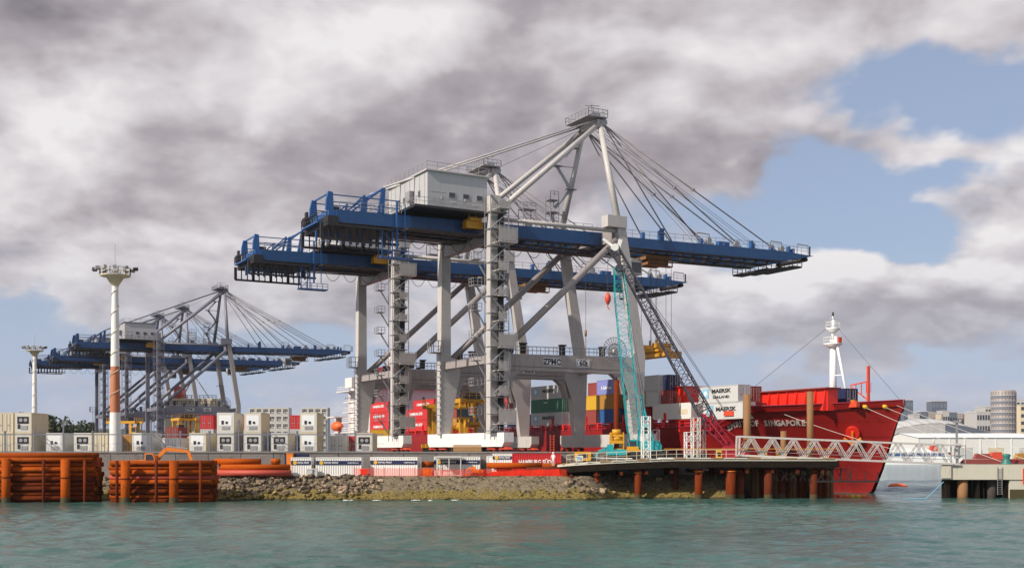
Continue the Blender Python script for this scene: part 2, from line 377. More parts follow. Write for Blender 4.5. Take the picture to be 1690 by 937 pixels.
def leaf_mat():
    m = mat('leaves', (.06, .08, .035), .8, var=.8, scale=.05, dirt=.5, dirtcol=(.02, .03, .015)); return m
M['leaves'] = leaf_mat()
# ================= SETTING =================
def px(pxx, Y): return (pxx-845)/1900*Y
def pz(pyy, Y): return 6.2-(pyy-745)*Y/1900
TH = math.atan2(.4848, .8746); VX, VY = .8746, .4848
LA = (-2.69, 170.)
def cw(x, y, L=LA): return (L[0]+VX*x-VY*y, L[1]+VY*x+VX*y)     # quay frame (x across the quay, y along it) to world

# ---- water: one sheet, finely waved near the camera ----
def build_water():
    ys = [-60., 0., 30., 48.]; y = 48.
    while y < 250: y += max(.30, (y-48)*.0042); ys.append(y)
    while y < 40000: y *= 1.12; ys.append(y)
    h = [i*.36 for i in range(0, 120)]; xx = h[-1]
    while xx < 100: xx += .6; h.append(xx)
    while xx < 40000: xx *= 1.25; h.append(xx)
    xs = [-a for a in h[:0:-1]]+h; rr = random.Random(3); wv = []
    for i in range(34):
        L = .9*(1.16**(i % 17)); a = math.radians(rr.gauss(75, 32)); k = 2*math.pi/L
        wv.append((k*math.cos(a), k*math.sin(a), rr.random()*6.28, (.0085 if L < 3.5 else .0036)*L**.8, L))
    import numpy as np
    X, Y = np.meshgrid(np.array(xs), np.array(ys)); Z = np.zeros_like(X)
    DY = np.gradient(np.array(ys))[:, None]*np.ones_like(X); DX = np.gradient(np.array(xs))[None, :]*np.ones_like(X); D = np.maximum(DY, DX)
    g = 1+.35*np.sin(X*.07+Y*.05)+.25*np.sin(X*.023-Y*.11+2)
    for kx, ky, ph, am, L in wv:
        Z += g*am*np.sin(kx*X+ky*Y+ph+.6*np.sin(X*.11+ph))*np.clip((L/D-2.2)/2, 0, 1)
    n, mcol = X.shape
    co = np.stack([X, Y, Z], -1).reshape(-1, 3).astype('f4')
    i = np.arange((n-1)*mcol).reshape(n-1, mcol)[:, :-1].ravel()
    q = np.stack([i, i+1, i+mcol+1, i+mcol], -1)
    me = bpy.data.meshes.new('water'); me.vertices.add(len(co)); me.vertices.foreach_set('co', co.ravel())
    me.loops.add(q.size); me.loops.foreach_set('vertex_index', q.ravel().astype('i4')); me.polygons.add(len(q))
    me.polygons.foreach_set('loop_start', (np.arange(len(q))*4).astype('i4')); me.polygons.foreach_set('use_smooth', [True]*len(q)); me.update(); me.validate()
    m = bpy.data.materials.new('water'); m.use_nodes = True; t = m.node_tree; t.nodes.clear(); k = NB(t)
    g_ = k.n('ShaderNodeNewGeometry'); mp = k.n('ShaderNodeMapping'); t.links.new(g_.outputs['Position'], mp.inputs[0]); mp.inputs['Scale'].default_value = (.7, 1., 1.)
    big = k.noise(mp.outputs[0], .045, 4, .55); fine = k.noise(mp.outputs[0], 3.2, 6, .6); mid = k.noise(mp.outputs[0], .9, 4, .6)
    c = k.mixc(k.rng(big, .32, .68), (.024, .075, .062), (.052, .122, .100))
    c = k.mixc(k.rng(mid, .42, .70, 0., .5), c, (.075, .155, .13))
    p = k.n('ShaderNodeBsdfPrincipled'); t.links.new(c, p.inputs['Base Color']); p.inputs['Roughness'].default_value = .11; p.inputs['IOR'].default_value = 1.33
    bn = k.n('ShaderNodeBump'); bn.inputs['Strength'].default_value = 1.; bn.inputs['Distance'].default_value = .20
    t.links.new(k.m('ADD', k.m('MULTIPLY', fine, .45), mid), bn.inputs['Height']); t.links.new(bn.outputs[0], p.inputs['Normal'])
    o = k.n('ShaderNodeOutputMaterial'); t.links.new(p.outputs[0], o.inputs[0])
    me.materials.append(m); return struct(link('water', me))
build_water()
# seabed far below keeps the shallow edge closed
# ---- yard: raised terminal pavement with a front wall ----
q0 = cw(28, -15); q1 = cw(28, 900)
yard = MB().prism([(-900, 157.5), (21.5, 157.5), q0, q1, (q1[0]-900, q1[1])], 'z', -2, 6.0).build('wharf_pavement', M['asphalt']); struct(yard, 'raised terminal pavement carrying the cranes and stacks')
for i in range(24):
    x0 = -86+i*4.45
    if x0 > 21: break
    o = MB().box(x0+.04, min(21.4, x0+4.41), 157.28, 157.497, 2.9, 6.02+.0).build('wall_panel', M['concrete'], yard)
o = MB().box(-86, 21.45, 157.15, 157.9, 6.03, 6.22).build('wall_coping', M['concrete'], yard)
q2 = cw(28, -14); e0 = V3((*q2, 0)); e1 = V3((*cw(28, 420), 0))
MB().bar((e0.x, e0.y, 5.6), (e1.x, e1.y, 5.6), .9, .7).build('quay_edge_beam', M['concrete_dark'], yard)
# crane rails
for k, xx in enumerate((0, 24.4)):
    a = cw(xx, -8); b2 = cw(xx, 420); MB().bar((*a, 6.04), (*b2, 6.04), .12, .10).build('crane_rail', M['dark_steel'], yard)

# ---- lower construction apron and rock bank ----
def bank_z(X, t):
    # t: 0 water .. 1 crest
    return -0.7 + 3.75*(t**.82)
def bank_fn(u, v):
    X = -80+u*110; t = v*1.15
    Y = 146.6+min(t, 1.)*4.6+max(0, t-1)*30
    n_ = noise.fractal(V3((X*.35, v*2.2, 1.7)), 1., 2., 5); n2 = noise.fractal(V3((X*1.3, v*6., 9.)), .9, 2., 4)
    zb = bank_z(X, min(t, 1.))
    w = 1 if t < .97 else 0
    return (X+n2*.12*w, Y+(n_*.65+n2*.50+.9*noise.noise(V3((X*.09, 0, 5))))*w+5.2*max(0, min(1, (X-9)/6))**2*(3-2*max(0, min(1, (X-9)/6))), min(3.0, zb+(n2*.42+n_*.40)*w))
bank = MB().grid(bank_fn, 560, 26, True).build('rock_bank', M['clay']); struct(bank, 'pale eroded shore bank with brown weed at the tide line')
MB().prism([(-84, 151.3), (9, 151.3), (14, 156.4), (30, 156.4), (30, 157.2), (-84, 157.2)], 'z', -1, 2.93).build('construction_apron', M['soil'])
struct(bpy.data.objects['construction_apron'], 'bare earth work strip below the terminal wall')
def rock_mesh(seed, n=2):
    r = random.Random(seed); me = bpy.data.meshes.new('rock')
    import bmesh
    bm = bmesh.new(); bmesh.ops.create_icosphere(bm, subdivisions=1, radius=1)
    for v in bm.verts:
        d = v.co.normalized(); v.co = d*(.75+.4*noise.noise(d*1.6+V3((seed*3.1, 0, 0)))+r.uniform(-.16, .16)); v.co.x *= 1.25; v.co.z *= .75
    bm.to_mesh(me); bm.free(); me.materials.append(M['rock']); return me
RM = [rock_mesh(i) for i in range(8)]
rr = random.Random(11); cand = []
for i in range(560):
    X = rr.uniform(-39.5, -17.) if i % 6 else rr.uniform(-60, -39)
    if i % 14 == 3: X = rr.uniform(7, 20)
    t = rr.random(); lim = 1.0
    if X > -24: lim = max(.15, 1-(X+24)/9*.6) if X < 5 else 1
    if t > 1: continue
    if X > -24 and X < 5 and t < (X+24)/9*.55: continue
    u = (X+80)/110; p = bank_fn(u, t/1.15); s_ = rr.uniform(.28, .58)*(1.25 if i % 9 == 0 else 1)
    cand.append((s_, p, rr.random()*6.28, rr.random()*.8, rr.randrange(8)))
cand.sort(key=lambda a: -a[0])
for s_, p, a, b3, k in cand[:298]:
    o = link('rock', RM[k], bank, (p[0], p[1]-.15, p[2]+.05), (b3, b3*.7, a)); o.scale = (s_,)*3
mb = MB()
for s_, p, a, b3, k in cand[298:]:
    mt = Matrix.Translation(V3((p[0], p[1]-.1, p[2]+.05))) @ Matrix.Rotation(a, 4, 'Z') @ Matrix.Rotation(b3, 4, 'X') @ Matrix.Scale(s_, 4)
    mb.add([mt @ v.co for v in RM[k].vertices], [list(f.vertices) for f in RM[k].polygons])
for i in range(900):
    X = rr.uniform(-80, 29); t = rr.random()**1.3; p = bank_fn((X+80)/110, t/1.15); s_ = rr.uniform(.07, .22); k = rr.randrange(8)
    mt = Matrix.Translation(V3((p[0], p[1]-.05, p[2]+.03))) @ Matrix.Rotation(rr.random()*6, 4, 'Z') @ Matrix.Scale(s_, 4)
    mb.add([mt @ v.co for v in RM[k].vertices], [list(f.vertices) for f in RM[k].polygons])
o = mb.build('rubble', M['rock'], bank); o['kind'] = 'stuff'
# foam patches where wavelets break at the foot of the bank
for (fx, w_) in ((575, 8), (622, 5), (687, 7), (716, 7), (751, 5)):
    X = px(fx, 146.5); mb = MB()
    for j in range(14):
        a = rr.uniform(-w_, w_)*.07; r_ = rr.uniform(.08, .2); mt = Matrix.Translation(V3((X+a, 146.2+rr.uniform(-.25, .25), .06))) @ Matrix.Diagonal((r_*1.6, r_, r_*.5, 1))
        mb.add([mt @ v.co for v in RM[j % 8].vertices], [list(f.vertices) for f in RM[j % 8].polygons], True)
    o = mb.build('foam_patch', M['white_paint'], bank); o['kind'] = 'stuff'

# ================= CONTAINER CRANE =================
PY0, PY1 = 0., 16.9
def build_crane(slim, label, loc):
    t = thing('container_crane', label, 'gantry crane', loc, TH, 'blue and grey gantry cranes along the quay')
    G, P_, B_, BL, D, GA = M['steel_grey'], M['steel_pale'], M['crane_blue'], M['crane_blue_light'], M['dark_steel'], M['galv']
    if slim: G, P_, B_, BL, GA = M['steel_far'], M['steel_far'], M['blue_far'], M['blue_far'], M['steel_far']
    for y in (PY0, PY1):
        # landside leg: prismatic box above, haunch at portal, tapered foot
        hw = .75; y0, y1 = y-.75, y+.75
        top = 37.9 if y == PY0 else 34.4
        if slim:
            MB().prism([(-.6, 2.9), (.6, 2.9), (.6, top), (-.6, top)], 'y', y-.5, y+.5).build('leg', P_, t)
            MB().prism([(24.9, 2.9), (26.0, 2.9), (26.2, 15.2), (23.0, 35.2), (21.7, 35.2), (24.8, 15.4)], 'y', y-.5, y+.5).build('leg', M['steel_grey'], t)
        else: MB().prism([(-.9, 2.9), (.75, 2.9), (1.5, 8), (2.5, 12.49), (2.5, 14.9), (.85, 15.3), (.75, top), (-.75, top), (-.9, 15)], 'y', y0, y1).build('leg', P_, t)
        # waterside leg: leans landward above the portal
        if not slim: MB().prism([(24.6, 2.9), (26.4, 2.9), (26.9, 15.2), (23.2, 35.2), (21.7, 35.2), (24.9, 15.9), (24.3, 15.05), (22.3, 15.04), (22.3, 12.49), (23.6, 9.5)], 'y', y-.62, y+.62).build('leg', P_, t)
        mb = MB().prism([(2.505, 12.3), (22.295, 12.3), (22.295, 15.05), (2.505, 14.7)], 'y', y-.7, y+.7)
        if not slim: mb.prism([(1.6, 9.2), (2.3, 9.2), (3.2, 11.4), (4.4, 12.295), (2.51, 12.29)], 'y', y-.6, y+.6)
        if not slim: mb.prism([(23.1, 9.2), (22.6, 9.2), (21.8, 11.4), (20.6, 12.295), (22.29, 12.29)], 'y', y-.6, y+.6)
        pb = mb.build('portal_beam', G, t)
        MB().box(2.6, 21.8, y-.72, y-.701, 12.86, 12.92).build('weld_seam', M['dark_steel'], pb)
        # sign plates and lettering on the side facing the harbour
        for xx, s, w in ((9.6, 'ZPMC', 3.0), (15.2, '60t', 2.4)):
            pl = MB().box(xx-w/2, xx+w/2, y-.765, y-.705, 13.15, 14.35).build('sign_plate', M['white_paint'], pb)
            MB().box(xx-w/2+.1, xx+w/2-.1, y-.775, y-.767, 13.24, 14.26).build('sign_border', M['black_paint'], pb)
            MB().box(xx-w/2+.18, xx+w/2-.18, y-.785, y-.777, 13.32, 14.18).build('sign_face', M['white_paint'], pb)
            text(s, 1.15, M['black_paint'], pb, (xx, y-.80, 13.73), (1, 0, 0), (0, 0, 1), bold=.03)
        for yy in (y-.68, y+.68): MB().rail([(2.6, yy, 14.8), (21.5, yy, 15.1)], 1.1, 1.5, .035).build('railing', GA, t)
        # diagonal, horizontal tie
        MB().tube((1.2, y, 14.9), (21.7, y, 33.3), .52, 14).build('diagonal_brace', G, t)
        MB().tube((.8, y, 34.62), (21.6, y, 34.75), .32, 12).build('tie_tube', P_, t)
        # machinery boxes on the portal
        for q_ in (2.5, 4.6, 11.5, 18.8): MB().box(q_, q_+.7, y-.3, y+.4, 14.9, 16.3).box(q_-.1, q_+.9, y-.4, y+.5, 16.3, 16.5).build('deck_motor', D, t)
    for x0 in (0., 25.4):
        # sill beam with bogies, along the rail; portal cross beam hidden high between the legs
        MB().prism([(PY0-4.6, 1.6), (PY0-4.0, .95), (PY1+4.0, .95), (PY1+4.6, 1.6), (PY1+4.6, 3.0), (PY0-4.6, 3.0)], 'x', x0-.8, x0+.8).build('sill_beam', M['white'] if x0 == 0 else P_, t)
        for y in (PY0-1.8, PY1+1.8):
            bg_ = MB()
            for k in (-1.9, 1.9): bg_.prism([(y+k-1.5, .55), (y+k+1.5, .55), (y+k+.5, .93), (y+k-.5, .93)], 'x', x0-.45, x0+.45)
            bo = bg_.build('bogie', M['hook_red'], t)
            for k in (-2.9, -.9, .9, 2.9): MB().tube((x0-.2, y+k, .36), (x0+.2, y+k, .36), .33, 14).build('wheel', D, bo)
    MB().box(-.5, .5, PY0+.75, PY1-.75, 31.2, 33.2).build('cross_beam', G, t)
    MB().box(21.7, 22.9, PY0+.75, PY1-.75, 33.2, 35.2).build('cross_beam', G, t)
    for (z, ) in ((13.3,),): 
        MB().box(-.55, .55, PY0+.75, PY1-.75, z, z+1.2).build('cross_beam', G, t); MB().box(24.8, 25.9, PY0+.75, PY1-.75, z, z+1.2).build('cross_beam', G, t)
    MB().box(19.6, 23.2, -.9, .9, 35.21, 37.0).build('hinge_block', P_, t)
    MB().box(19.6, 23.2, 16.0, 17.8, 35.21, 37.0).build('hinge_block', P_, t)
    # twin box girders (landside) and boom (waterside)
    for (ya, yb) in ((4.2, 5.8), (11.1, 12.7)):
        MB().prism([(-22.9, 32.5), (24.6, 33.1), (24.6, 35.25), (-22.9, 34.4)], 'y', ya, yb).build('girder', B_, t)
        MB().prism([(25.0, 33.25), (58.0, 33.65), (60.5, 33.8), (67.2, 35.2), (58.5, 35.5), (25.0, 34.95)], 'y', ya, yb).build('boom_girder', B_, t)
        MB().box(-22.9, 24.5, ya-.1, yb+.1, 35.255, 35.30).build('walkway_plate', D, t) if False else None
        o = MB(); side = ya-.75 if ya < 8 else yb+.05
        o.prism([(-24.5, 32.35), (24.6, 32.95), (24.6, 33.05), (-24.5, 32.45)], 'y', side, side+.7).prism([(25., 33.1), (59, 33.5), (59, 33.6), (25, 33.2)], 'y', side, side+.7)
        o.build('walkway', D, t)
        yy = ya-.05 if ya < 8 else yb+.05
        for pts in ([(26.0, yy, 35.0), (57.0, yy, 35.5), (66, yy, 35.3)], [(-22.5, yy, 34.4), (-13, yy, 34.7)], [(1.5, yy, 35.), (20, yy, 35.2)]):
            MB().rail(pts, 1.15, 1.7, .03).build('railing', GA if ya < 8 else BL, t)
    # trolley floor between girders: dark frames
    mb = MB()
    for i in range(19): x_ = -21.5+i*2.5; mb.box(x_, x_+.3, 5.81, 11.09, 32.7+x_*.012, 33.1+x_*.012)
    mb.box(-24, 24.4, 5.9, 6.9, 32.40, 32.55).box(-24, 24.4, 10.0, 11.0, 32.40, 32.55).box(-24, 24.4, 7.6, 9.2, 32.2, 32.35)
    mb.box(25.2, 58, 6.0, 6.9, 33.05, 33.2).box(25.2, 58, 10., 10.9, 33.05, 33.2)
    for i in range(13): x_ = 26.5+i*2.6; mb.box(x_, x_+.3, 5.81, 11.09, 33.4, 33.7)
    mb.build('cross_frames', D, t)
    MB().box(-24.5, -14.5, 3.4, 13.5, 31.95, 32.3).box(-13, 2, 1.6, 3.3, 32.1, 32.4).box(-24.5, -22.92, 3.4, 13.5, 32.31, 33.3).build('underdeck', D, t)
    # boom fittings: posts, cabinets, tip gear
    for x_, h in ((30, .9), (33.5, 1.5), (33.9, 1.9), (42, 1.0), (47, .8), (53, 1.6), (53.4, 1.2), (57.5, .8), (61.5, 1.3), (62.5, 1.0)):
        MB().box(x_, x_+.5, 4.5, 5.2, 35.0, 35.2+h).build('boom_cabinet', BL, t)
    MB().box(46, 48.3, 4.6, 5.4, 35.2, 36.1).build('boom_cabinet', BL, t)
    for x_ in (44.2, 50.2, 58.2, 60.5):
        for y in (5.2, 11.7): MB().tube((x_, y-.3, 36.1), (x_, y+.3, 36.1), .5, 12).box(x_-.9, x_+.9, y-.4, y+.4, 35.3, 35.7).build('boom_sheave', GA, t)
    for x_ in (41.6, 57.8, 64): MB().bar((x_, 5, 35.4), (x_, 5, 37.2), .12).bar((x_, 5, 37.2), (x_+2.6, 5, 37.1), .16).bar((x_+2.6, 5, 37.1), (x_+2.6, 5, 35.4), .1).build('davit', GA, t)
    tip = MB()
    for x_ in (56, 59, 62): tip.box(x_, x_+2.2, 4.0, 13.0, 31.9+(x_-56)*.15, 32.2+(x_-56)*.15).rail([(x_, 4.0, 32.1+(x_-56)*.15), (x_+2.2, 4.0, 32.1+(x_-56)*.15)], 1.2, 1.1, .05).rail([(x_, 13., 32.1+(x_-56)*.15), (x_+2.2, 13., 32.1+(x_-56)*.15)], 1.2, 1.1, .05)
    tip.bar((67.0, 5, 35.3), (67.0, 5, 37.0), .2).tube((66, 4.8, 34.6), (66, 12.2, 34.6), .4, 8); tip.build('boom_tip_platform', D, t)
    # tail: buffers, blue sheave towers, cable racks under the girders
    tl = MB().box(-24.0, -22.92, 4.4, 12.5, 33.5, 34.3).box(-25.3, -24.05, 5.5, 12.5, 32.6, 32.8)
    for y in (5.0, 11.9):
        tl.prism([(-24.3, 34.35), (-23.1, 34.35), (-23.25, 36.9), (-23.9, 37.0), (-24.2, 35.8)], 'y', y-.25, y+.25)
        tl.bar((-23.3, y, 36.6), (-12.9, y, 36.7), .14).bar((-23.3, y, 35.6), (-12.9, y, 35.6), .12)
        tl.prism([(-16.4, 34.7), (-15.4, 34.7), (-15.2, 38.3), (-15.7, 38.4)], 'y', y-.2, y+.2)
        tl.bar((-15.5, y, 38.3), (-20.2, y, 34.6), .24); tl.bar((-19., y, 34.6), (-18.4, y, 37.0), .3); tl.bar((-18.4, y, 37), (-20.8, y, 34.7), .2)
    tl.bar((-15.5, 5, 38.25), (-15.5, 11.9, 38.25), .2).bar((-23.6, 5, 36.85), (-23.6, 11.9, 36.85), .2)
    tl.build('tail_frame', BL, t)
    MB().rail([(-25.3, 5.6, 32.8), (-24.1, 5.0, 33.0)], 1.1, 1, .05).rail([(-25.3, 5.6, 32.8), (-25.3, 12.4, 32.8)], 1.1, 1, .05).box(-25.1, -24.8, 10.8, 11.6, 32.8, 35.0).box(-25.3, -24.5, 11, 12.2, 33.0, 34.2).box(-23, -21.6, 6.1, 7.5, 34.4, 35.2).build('tail_platform', D, t)
    rk = MB(); pn = MB()
    for y in (4.3, 12.5):
        rk.box(-25.2, -13.4, y-.3, y+.1, 30.0, 30.3)
        for i in range(12): x_ = -25.1+i*1.05; rk.bar((x_, y, 30.2), (x_, y, 32.3), .16 if i % 3 else .42)
    for i in range(11): x_ = -24.6+i*1.05; pn.box(x_, x_+.25, 8.1, 8.4, 30.4, 31.9)
    rk.build('festoon_rack', D, t); pn.build('festoon_carriers', M['crane_blue_light'], t)
    # small inspection platform hung at the end of the rack
    if not slim:
        lp = MB().box(-16.4, -11.4, 3.6, 5.2, 28.1, 28.3)
        for x_ in (-16.2, -14.6): lp.bar((x_, 3.7, 28.2), (x_, 3.7, 32.2), .14).bar((x_, 5.1, 28.2), (x_, 5.1, 32.2), .14)
        lp.rail([(-16.3, 3.6, 28.3), (-11.4, 3.6, 28.3)], .9, 1.0, .04).bar((-16.2, 3.7, 28.3), (-14.6, 3.7, 30.), .08).bar((-14.6, 3.7, 30.), (-16.2, 3.7, 32.), .08)
        lp.bar((-13.9, 3.7, 29.3), (-13.9, 3.7, 36.4), .25).bar((-12.6, 3.7, 29.3), (-12.6, 3.7, 36.), .12)
        lp.build('hanging_platform', BL, t)
    # machine house
    mh = MB().box(-10.2, -.5, 1.2, 15.4, 35.55, 40.75).build('machine_house', M['house_grey'], t)
    MB().box(-10.5, -.2, .9, 15.7, 40.755, 40.95).build('roof', P_, mh)
    MB().rail([(-10.4, 1.0, 40.95), (-.3, 1.0, 40.95)], 1.1, 1.6, .03).rail([(-10.4, 1.0, 40.95), (-10.4, 15.6, 40.95)], 1.1, 1.6, .03).build('railing', GA, mh)
    MB().box(-12.6, -.2, .2, 16.2, 35.2, 35.54).build('deck', D, mh)
    MB().rail([(-12.4, .3, 35.55), (-.3, .3, 35.55)], 1.1, 1.4, .03).rail([(-12.4, .3, 35.55), (-12.4, 16, 35.55)], 1.1, 1.4, .03).build('railing', GA, mh)
    for i, x_ in enumerate((-6.3, -4.0, -1.75)):
        w = MB().box(x_-.55, x_+.55, 1.14, 1.198, 37.2, 38.0).build('window', GA, mh); MB().box(x_-.44, x_+.44, 1.12, 1.138, 37.3, 37.9).build('pane', M['glass'], w)
    for y in (4.0, 9.5, 11.3):
        w = MB().box(-10.26, -10.202, y-.4, y+.4, 37.4, 38.4).build('window', GA, mh); MB().box(-10.28, -10.262, y-.3, y+.3, 37.5, 38.3).build('pane', M['glass'], w)
    MB().box(-10.9, -10.201, 6.0, 7.5, 37.2, 38.7).build('air_conditioner', GA, mh)
    MB().box(-10.25, -10.201, 12.6, 13.6, 35.6, 37.6).build('door', GA, mh)
    MB().box(-9.8, -7.4, 1.17, 1.199, 37.85, 37.92).box(-9.6, -9.1, 1.17, 1.199, 36.6, 36.8).box(-6.4, -5.7, 1.17, 1.199, 36.4, 36.65).box(-2.9, -2.2, 1.17, 1.199, 36.3, 36.55).build('vent', P_, mh)
    for y in range(8): MB().box(-10.24, -10.202, 2.2+y*1.75, 2.26+y*1.75, 35.6, 40.7).build('panel_joint', GA, mh)
    mq = MB()
    for x_ in (-8.2, -4.4): mq.bar((x_, .6, 35.6), (x_, .6, 37.0), .1).box(x_-.1, x_+.35, .4, .8, 36.7, 37.1)
    mq.build('davit', GA, mh)
    MB().box(-3.4, -.6, 2.2, 3.6, 33.3, 34.4).box(-3.0, -1, 1.8, 4.0, 34.41, 34.8).rail([(-3.2, 1.9, 34.4), (-.8, 1.9, 34.4)], 1, 1, .04).build('hoist_trolley', M['yellow'], t)
    # A-frame masts
    AX, AZ = 22.6, 53.3
    for y, ya in ((.0, 6.0), (16.9, 10.9)):
        MB().tube((21.9, y, 37.0), (AX, ya, AZ), .55, 14, .42).build('mast_leg', P_, t)
        MB().tube((.9, y, 35.9 if y == 0 else 34.6), (AX-.4, ya, AZ-.4), .42, 14).build('backstay', P_, t)
        MB().tube((AX-.6, ya, AZ+.4), (-15.2, ya if ya > 8 else 5.6, 38.6), .14, 6).build('rear_stay', P_, t)
    ap = MB().box(AX-.6, AX+.6, 5.6, 11.3, AZ-.5, AZ+.5); ap.build('head_beam', P_, t)
    pf = MB().box(AX-2.8, AX+.9, 5.0, 12.0, 53.95, 54.1).rail([(AX-2.8, 5, 54.1), (AX+.9, 5, 54.1), (AX+.9, 12, 54.1), (AX-2.8, 12, 54.1), (AX-2.8, 5, 54.1)], 1.1, 1.0, .045)
    for y in (6.0, 8.5, 10.9): pf.tube((AX+.6, y-.5, 53.4), (AX+.6, y+.5, 53.4), .6, 12).box(AX-1.8, AX-.2, y-.5, y+.5, 54.1, 54.7)
    pf.bar((AX-1.2, 6.5, 54), (AX-1.2, 6.5, 56.4), .1).bar((AX-2.5, 6.5, 55.9), (AX+.3, 6.5, 56.2), .1).bar((AX+.2, 10.5, 54), (AX+.2, 10.5, 56.2), .08)
    pf.build('head_platform', GA, t)
    # zig-zag ladder on the far mast leg
    zl = MB(); pts = [(20.6, 15.4, 36.5), (18.8, 15.2, 40.), (21.8, 13.6, 44.), (18.9, 13.3, 47.5), (21.2, 12.0, 50.5)]
    prev = (22.0, 16.0, 36.0)
    for i, p in enumerate(pts):
        zl.bar(prev, p, .16, .5).box(p[0]-.9, p[0]+.9, p[1]-.6, p[1]+.6, p[2]-.08, p[2]+.04).bar((p[0]-.8, p[1], p[2]), (p[0]-.8, p[1], p[2]+1), .07); prev = p
        zl.bar(p, (22.3, 16.5-(p[2]-37)*.35, p[2]), .12)
    zl.build('mast_stairway', GA, t)
    fr = MB()
    for (x_, h, w) in ((12.8, 5.2, 2.4), (18.0, 7.6, 1.6)):
        for a in (0, w):
            for c_ in (13.8, 15.4): fr.bar((x_+a, c_, 35.0), (x_+a, c_, 35+h), .12)
        for z_ in range(1, int(h)+1): fr.box(x_-.1, x_+w+.1, 13.7, 15.5, 34.95+z_, 35.02+z_) if z_ % 2 else fr.bar((x_, 13.8, 35+z_), (x_+w, 13.8, 35+z_), .06)
        fr.rail([(x_, 13.8, 35+h), (x_+w, 13.8, 35+h)], .8, .8, .04)
    fr.box(13.2, 14.6, 13.9, 15.0, 35.3, 37.5).box(15.5, 17, 13.9, 15, 35.2, 36.3); fr.build('service_frame', GA, t)
    # stays from the head to the boom
    for (ya, yb) in ((6.0, 5.0), (10.9, 11.9)):
        for (x_, z_) in ((36.3, 35.3), (42.6, 35.4), (51.2, 35.6), (59.0, 35.7)):
            s_ = MB(); a = V3((AX+.7, ya, AZ-.1)); c_ = V3((x_, yb, z_)); s_.tube(a, c_, .11, 6)
            if x_ > 45:
                mdl = a.lerp(c_, .5); s_.box(mdl.x-.3, mdl.x+.3, mdl.y-.2, mdl.y+.2, mdl.z-.2, mdl.z+.2)
            s_.build('forestay', M['steel_grey'], t)
    hr = MB()
    for y in (7.5, 8.2, 9.2):
        hr.tube((AX+.6, y, AZ), (57.5, y, 36.3), .035, 4, cap=False); hr.tube((AX+.6, y, AZ-.4), (44.2, y, 36.4), .03, 4, cap=False); hr.tube((AX-.6, y, AZ), (-1.5, y, 41), .03, 4, cap=False)
    hr.build('hoist_rope', M['cable'], t)
    # stair and lift tower on the landside near leg
    lt = MB().box(.25, .95, -1.35, -.76, 2.0, 36.0).build('lift_shaft', D, t)  # dark colour paints in the shaded gap between leg and tower
    mb = MB(); prev = None
    for k, z_ in enumerate([3.2+2.45*i for i in range(14)]):
        zz_ = z_+.0; sx = -1 if k % 2 else 1
        mb.box(-1.9, 1.1, -2.6, -.8, zz_, zz_+.08)
        mb.bar((-1.7 if sx > 0 else .9, -2.2, zz_), (.9 if sx > 0 else -1.7, -2.2, zz_+2.45), .5, .14)
        mb.rail([(-1.9, -2.6, zz_), (1.1, -2.6, zz_)], 1.1, .8, .03)
    for x_ in (-1.9, 1.1): mb.bar((x_, -2.6, 2), (x_, -2.6, 37.3), .10).bar((x_, -.8, 2), (x_, -.8, 37.3), .10)
    mb.build('stair_tower', GA, t)
    for z_, w in ((4.2, 2.2), (8.4, .7), (12.0, .7), (15.3, 2.3), (19.2, .7), (22.8, .7), (26.6, .8), (30.7, 2.3), (35.6, 1.2)):
        cg = MB().box(-.7, .1+w, -2.9, -.9, z_, z_+.12)
        for j in range(int((.8+w)/.22)+1): cg.box(-.7+j*.22, -.7+j*.22+.09, -2.9, -2.86, z_+.12, z_+(2.3 if w > 2 else 1.4))
        cg.box(-.6, .0+w, -2.85, -2.82, z_+.3, z_+(2.0 if w > 2 else 1.1))
        cg.build('landing', P_, t)
        if z_ < 30:
            br = MB().box(-4.6, -3.3, -2.5, -1.0, z_+1.3, z_+1.42).rail([(-4.6, -2.5, z_+1.42), (-3.3, -2.5, z_+1.42)], 1.0, .6, .04).bar((-4.0, -2.2, z_+1.3), (-2.4, -2.0, z_-1.0), .35, .1).rail([(-4.6, -2.5, z_+1.4), (-4.6, -1., z_+1.4)], 1., .7, .04)
            br.build('side_landing', GA, t)
    # ladder on far landside leg
    ld = MB().rail([(-1.3, 16.2, 6), (-1.3, 16.2, 12)], .01, 3, .03) if False else MB()
    for z_ in range(3, 16): ld.box(-1.7, -1.05, 16, 16.6, z_, z_+.08)
    ld.bar((-1.7, 16.1, 3), (-1.7, 16.1, 16), .08).bar((-1.1, 16.1, 3), (-1.1, 16.1, 16), .08).box(-2.6, -.9, 15.4, 17.6, 15.9, 16.0).rail([(-2.6, 15.4, 16), (-.9, 15.4, 16)], 1.8, .8, .05).rail([(-2.6, 15.4, 16), (-2.6, 17.6, 16)], 1.8, .8, .05)
    ld.build('leg_ladder', GA, t)
    # cable reel at the waterside portal corner
    rl = MB(); cx, cz = 20.4, 15.7
    for i in range(26):
        a = i*2*math.pi/26; rl.bar((cx, -1.6, cz), (cx+2.2*math.cos(a), -1.6, cz+2.2*math.sin(a)), .06, .10); a2 = a+2*math.pi/26
        rl.bar((cx+2.2*math.cos(a), -1.6, cz+2.2*math.sin(a)), (cx+2.2*math.cos(a2), -1.6, cz+2.2*math.sin(a2)), .06, .10)
        rl.bar((cx+1.2*math.cos(a), -1.6, cz+1.2*math.sin(a)), (cx+1.2*math.cos(a2), -1.6, cz+1.2*math.sin(a2)), .10, .2)
    rl.tube((cx, -2., cz), (cx, -.7, cz), .45, 12); rl.build('cable_reel', GA, t)
